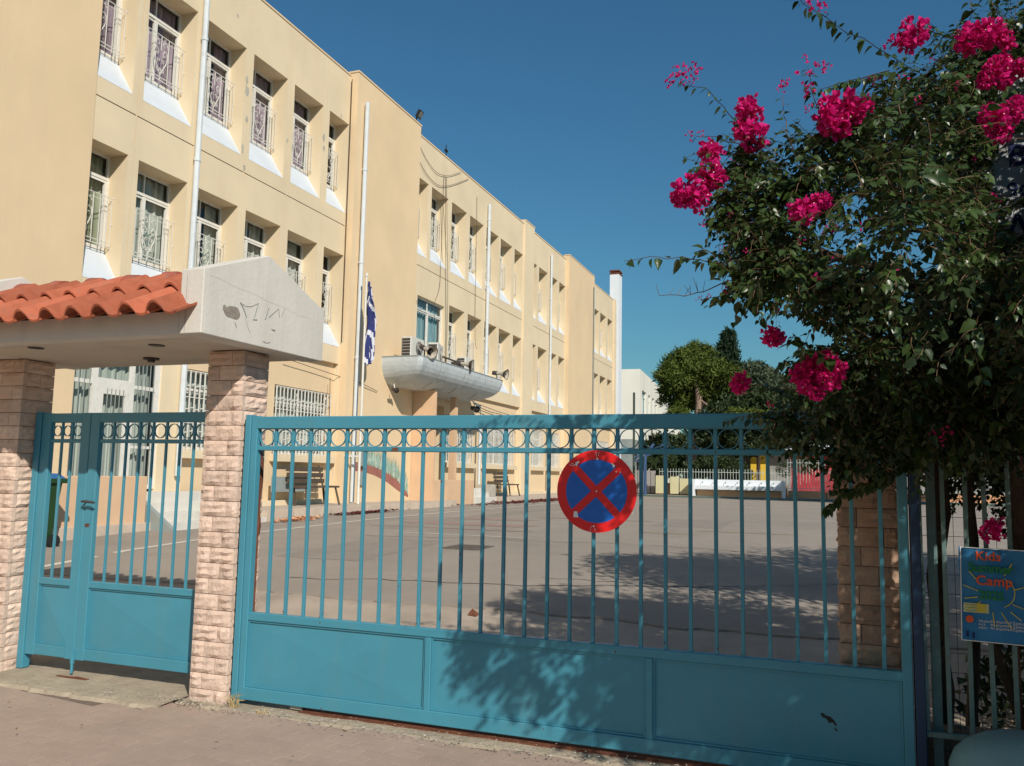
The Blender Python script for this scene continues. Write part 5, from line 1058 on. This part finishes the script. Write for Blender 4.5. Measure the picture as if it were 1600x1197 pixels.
for (x, y, z, r) in [(1.9, 3.3, 3.0, .75), (1.6, 3.9, 3.7, .8), (2.3, 4.2, 2.6, .9), (2.6, 3.5, 2.0, .7), (1.5, 3.2, 3.3, .4), (1.2, 4.4, 2.9, .8), (2.0, 3.8, 1.5, .5), (2.9, 4.3, 3.2, .9), (1.0, 3.5, 2.7, .45), (.35, 3.3, 2.75, .35), (1.5, 5.3, 2.9, .9), (2.4, 5.4, 2.5, .9), (.8, 5.2, 3.3, .7), (1.5, 2.7, 2.7, .45), (2.4, 2.8, 2.6, .6), (.55, 3.15, 2.35, .40), (.25, 2.95, 2.45, .28), (1.0, 3.05, 2.3, .45), (1.5, 3.2, 1.9, .42), (1.9, 3.3, 1.4, .5), (2.0, 3.2, 2.0, .6), (1.4, 2.9, 2.6, .4), (2.6, 3.2, 1.5, .6), (1.75, 3.5, 1.0, .4), (.9, 3.5, 2.1, .4), (1.6, 4.2, 1.9, .4), (1.3, 6.2, 2.4, .7), (2.2, 6.0, 1.9, .7), (2.6, 6.2, 1.2, .7), (1.9, 6.6, .9, .35), (1.15, 5.9, 1.9, .35), (2.2, 3.7, 1.5, .6), (2.9, 3.0, 2.3, .7), (3.0, 3.4, 1.4, .6), (2.5, 3.0, 1.9, .6), (2.0, 2.7, 2.2, .5), (3.4, 2.6, 2.8, .7), (.75, 5.7, 1.75, .3), (1.0, 5.6, 1.6, .3), (1.3, 5.7, 1.5, .35), (.62, 5.5, 1.95, .25), (1.0, 3.4, 2.0, .32), (1.5, 3.6, 1.5, .35), (3.6, 2.9, 2.0, .9)]: SPH.append((Vector((x, y, z)), r, 0))
def screen(p):
    v = p - EYE; dz = v.dot(CF)
    return (800 + FPX * v.dot(CR) / dz, 598.5 - FPX * v.dot(CU) / dz) if dz > .2 else (9999, 9999)
vols = np.array([s[1] ** 2 * (1 if s[2] else .75) for s in SPH]); vols /= vols.sum(); NT = 16500
for k in rng.choice(len(SPH), NT, p=vols):
    c, r, fr = SPH[k]; d = Vector(rng.normal(size=3)).normalized(); rad = r * (random.random() ** .45); p = c + d * rad; sx, sy = screen(p)
    if any((sx - hx) ** 2 + (sy - hy) ** 2 < (hr + 6) ** 2 for hx, hy, hr in HOLES): continue
    L = random.uniform(.10, .26); out = d * .8 + Vector((random.gauss(0, .4) - .1, random.gauss(0, .4) - .15, .15)); pts = twig_path(p - d * L * .5, out, L)
    q = screen(pts[-1])
    if any((q[0] - hx) ** 2 + (q[1] - hy) ** 2 < (hr + 3) ** 2 for hx, hy, hr in HOLES): continue
    inner = sy > 430 and sx > 1260  # lower right leaves mostly take a darker green that stands in for deep shade
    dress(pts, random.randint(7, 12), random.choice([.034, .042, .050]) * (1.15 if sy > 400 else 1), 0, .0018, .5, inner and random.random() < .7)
# the leaves that show singly are objects, the rest one mass
def frame(p, d, nrm, s):
    y = d.normalized(); x = y.cross(nrm).normalized(); z = x.cross(y); return Matrix(((x.x * s, y.x * s, z.x * s, p.x), (x.y * s, y.y * s, z.y * s, p.y), (x.z * s, y.z * s, z.z * s, p.z), (0, 0, 0, 1)))
leafP = [l for l in leafP if not any((q[0] - hx) ** 2 + (q[1] - hy) ** 2 < hr * hr for q in [screen(l[0] + l[1] * l[3] * .5)] for hx, hy, hr in SIGNGAP)]
single = [l for l in leafP if l[4]]; random.shuffle(single); rest = single[290:] + [l for l in leafP if not l[4]]
for (p, d, nn, s, _, _d) in single[:290]:
    o = bpy.data.objects.new('leaf', random.choice(leafmes)); COL.objects.link(o); o.parent = BG; o.matrix_world = frame(p, d, nn, s)
def leafmass(name, lst, mat):
    P = np.array([tuple(l[0]) for l in lst]); D = np.array([tuple(l[1]) for l in lst]); Nn = np.array([tuple(l[2]) for l in lst]); S = np.array([l[3] for l in lst])
    X = np.cross(D, Nn); X /= np.linalg.norm(X, axis=1)[:, None]; Z = np.cross(X, D)
    T = LT_V * 1.0; curl = rng.uniform(.3, 1.8, len(lst))
    V = P[:, None] + S[:, None, None] * (X[:, None] * T[None, :, :1] + D[:, None] * T[None, :, 1:2] + Z[:, None] * T[None, :, 2:] * curl[:, None, None])
    F = (np.array(LT_F)[None] + (np.arange(len(lst)) * 8)[:, None, None]).reshape(-1, 3); link(name, npmesh(name, V.reshape(-1, 3), F, M[mat]), BG, 'stuff')
leafmass('foliage', [l for l in rest if not l[5]], 'leaf'); leafmass('shade_toned_foliage', [l for l in rest if l[5]], 'leaf_deep')
b = MB()
for pts, r in twigs: b.tube(pts, [r * (1 - .6 * i / len(pts)) for i in range(len(pts))], 3, cap=False)
b.build('twigs', M['twig'], BG, kind='stuff')
def limb(pts, r0, r1, name='branch'):
    P = [Vector(p) for p in pts]; out = []
    for i in range(len(P) - 1):
        for j in range(4): out.append(P[i].lerp(P[i + 1], j / 4) + Vector((random.gauss(0, .012), random.gauss(0, .012), 0)))
    out.append(P[-1]); b = MB(); b.tube(out, [r0 + (r1 - r0) * i / len(out) for i in range(len(out))], 7); return b.build(name, M['bark'], BG, smooth=True)
limb([(1.15, 5.25, -.05), (1.05, 5.2, .8), (.95, 5.0, 1.6), (.85, 4.7, 2.3)], .075, .05, 'trunk')
for e in [(.1, 3.9, 3.3), (-.2, 3.5, 2.6), (.6, 4.2, 3.3), (1.6, 4.0, 3.2), (.35, 4.6, 2.0), (2.2, 4.4, 2.9)]: limb([(.85, 4.7, 2.2), (.85 + (e[0] - .85) * .5, 4.7 + (e[1] - 4.7) * .5, 2.3 + (e[2] - 2.2) * .6), e], .032, .008)
for a in [[(1.2, 5.2, 0), (1.35, 5.1, 1.0), (1.3, 4.9, 2.0)], [(1.1, 5.3, 0), (.78, 5.25, .9), (.70, 5.1, 1.7), (.6, 4.8, 2.2)]]: limb(a, .03, .018)
limb([(.60, 5.38, 0), (.57, 5.33, .9), (.60, 5.2, 1.6), (.66, 5.0, 2.2)], .05, .035)
limb([(.74, 5.6, 0), (.80, 5.5, 1.1), (.72, 5.3, 2.1)], .035, .02)
# flower clusters
def bract_me(seed, n=70, loose=.35):
    r = np.random.default_rng(seed); Vt = np.array([(0, 0, 0), (-.42, .35, .12), (-.36, .8, .2), (0, 1.05, .12), (.36, .8, .2), (.42, .35, .12), (0, .5, -.02)]); Ft = np.array([(0, 6, 1), (1, 6, 2), (2, 6, 3), (3, 6, 4), (4, 6, 5), (5, 6, 0)])
    d = r.normal(size=(n, 3)); d /= np.linalg.norm(d, axis=1)[:, None]; c = d * (.1 + .85 * r.random(n) ** .6)[:, None] * np.array([1, .9, .8]); VS = []; FS = []; MI = []; k = 0
    for i in range(n):
        for q in range(3):
            y = d[i] * .6 + r.normal(size=3) * .6; y /= np.linalg.norm(y); x = np.cross(y, r.normal(size=3)); x /= np.linalg.norm(x); z = np.cross(x, y); s = .37 * r.uniform(.75, 1.15)
            VS.append(c[i] + s * (x * Vt[:, :1] + y * Vt[:, 1:2] + z * Vt[:, 2:])); FS.append(Ft + k); k += 7; MI += [0] * 6
        if r.random() < .18:
            y = d[i]; x = np.cross(y, (0.1, 0, 1)); x /= np.linalg.norm(x); z = np.cross(x, y); o = c[i] + y * .2; e = .045
            VS.append(np.array([o + x * e, o + z * e, o - x * e, o - z * e, o + y * e])); FS.append(np.array([(0, 1, 4), (1, 2, 4), (2, 3, 4), (3, 0, 4)]) + k); k += 5; MI += [1] * 4
    return npmesh('flower_cluster', np.concatenate(VS), np.concatenate(FS), [M['bract'], M['cream']], np.array(MI))
big = [bract_me(i, 75) for i in range(4)]; small = [bract_me(20 + i, 7) for i in range(4)]
FL = [(1055, 112, 13, 3.45, 1), (1048, 128, 12, 3.45, 1), (1070, 106, 9, 3.45, 1), (1082, 108, 10, 3.47, 1), (1092, 111, 9, 3.5, 1), (1065, 124, 13, 3.45, 1), (1082, 122, 9, 3.5, 1), (1170, 170, 22, 3.3, 0), (1175, 208, 27, 3.3, 0), (1158, 198, 14, 3.35, 0), (1110, 236, 22, 3.3, 0), (1113, 275, 25, 3.25, 0), (1078, 302, 29, 3.2, 0), (1062, 310, 16, 3.2, 0), (1096, 325, 12, 3.2, 1), (1078, 211, 9, 3.4, 1), (1096, 208, 7, 3.4, 1), (1220, 135, 12, 3.5, 1), (1228, 128, 8, 3.5, 1), (1256, 90, 7, 3.5, 1), (1262, 108, 17, 3.5, 1), (1291, 103, 13, 3.5, 1), (1262, 140, 14, 3.5, 1), (1308, 178, 37, 3.25, 0), (1338, 172, 24, 3.3, 0), (1352, 152, 9, 3.3, 1), (1262, 168, 9, 3.3, 1), (1255, 330, 24, 3.05, 0), (1280, 318, 19, 3.05, 0), (1298, 353, 12, 3.1, 1), (1285, 358, 10, 3.1, 1), (1250, 376, 9, 3.1, 1), (1425, 55, 26, 3.4, 0), (1440, 46, 16, 3.4, 1), (1392, 66, 14, 3.4, 1), (1515, 62, 24, 3.4, 0), (1545, 52, 26, 3.4, 0), (1572, 66, 16, 3.4, 0), (1500, 72, 14, 3.4, 1), (1560, 112, 26, 3.4, 0), (1540, 125, 16, 3.4, 0), (1500, 128, 15, 3.4, 1), (1595, 105, 16, 3.4, 0), (1552, 185, 24, 3.35, 0), (1583, 170, 20, 3.35, 0), (1560, 205, 22, 3.35, 0), (1598, 160, 12, 3.4, 0), (1272, 580, 26, 3.6, 0), (1295, 588, 24, 3.6, 0), (1262, 600, 22, 3.6, 0), (1250, 585, 18, 3.6, 0), (1305, 572, 18, 3.6, 0), (1288, 560, 14, 3.6, 0), (1275, 612, 16, 3.6, 0), (1208, 525, 20, 3.4, 0), (1157, 598, 18, 3.65, 0), (1214, 481, 9, 3.3, 1), (1137, 448, 12, 3.2, 1), (1134, 460, 9, 3.2, 1), (1143, 412, 7, 3.2, 1), (1093, 467, 6, 3.2, 1), (1106, 463, 6, 3.2, 1), (1366, 126, 11, 3.5, 1), (1412, 118, 9, 3.5, 1), (1204, 632, 8, 3.9, 1), (1460, 680, 9, 3.9, 1), (1480, 676, 12, 3.9, 1), (1474, 688, 8, 3.9, 1), (1270, 8, 14, 3.55, 1), (1285, 12, 10, 3.55, 1), (1262, -4, 12, 3.6, 1), (1350, 352, 9, 3.6, 1), (1550, 830, 18, 4.4, 0), (1562, 815, 12, 4.4, 1)]
for i, (x, y, r, Y, k) in enumerate(FL):
    p = at(x, y, Y); dz = (p - EYE).dot(CF); R = r * dz / FPX * (1.0 if not k else 1.05)
    if k: R *= 1.0
    o = inst('flower_cluster', (small if k else big)[i % 4], BG, p, (random.random() * 6, random.random() * 6, random.random() * 6), R)
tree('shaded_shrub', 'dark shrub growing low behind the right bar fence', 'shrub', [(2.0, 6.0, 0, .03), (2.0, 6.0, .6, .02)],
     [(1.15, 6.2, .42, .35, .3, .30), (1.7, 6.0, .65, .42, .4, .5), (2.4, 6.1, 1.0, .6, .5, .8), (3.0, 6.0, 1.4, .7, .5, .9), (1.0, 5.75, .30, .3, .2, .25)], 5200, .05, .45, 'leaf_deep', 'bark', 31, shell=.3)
ends = [(pts[-1], screen(pts[-1])) for pts, r in twigs if len(pts) > 6]; random.shuffle(ends); cnt = 0
for p, (sx, sy) in ends:
    if 1040 < sx < 1600 and 0 < sy < 480 and p.y < 4.0 and cnt < 46: inst('flower_cluster', random.choice(small), BG, p, (random.random() * 6, random.random() * 6, 0), random.uniform(.010, .026)); cnt += 1
# yard tree beyond the fence
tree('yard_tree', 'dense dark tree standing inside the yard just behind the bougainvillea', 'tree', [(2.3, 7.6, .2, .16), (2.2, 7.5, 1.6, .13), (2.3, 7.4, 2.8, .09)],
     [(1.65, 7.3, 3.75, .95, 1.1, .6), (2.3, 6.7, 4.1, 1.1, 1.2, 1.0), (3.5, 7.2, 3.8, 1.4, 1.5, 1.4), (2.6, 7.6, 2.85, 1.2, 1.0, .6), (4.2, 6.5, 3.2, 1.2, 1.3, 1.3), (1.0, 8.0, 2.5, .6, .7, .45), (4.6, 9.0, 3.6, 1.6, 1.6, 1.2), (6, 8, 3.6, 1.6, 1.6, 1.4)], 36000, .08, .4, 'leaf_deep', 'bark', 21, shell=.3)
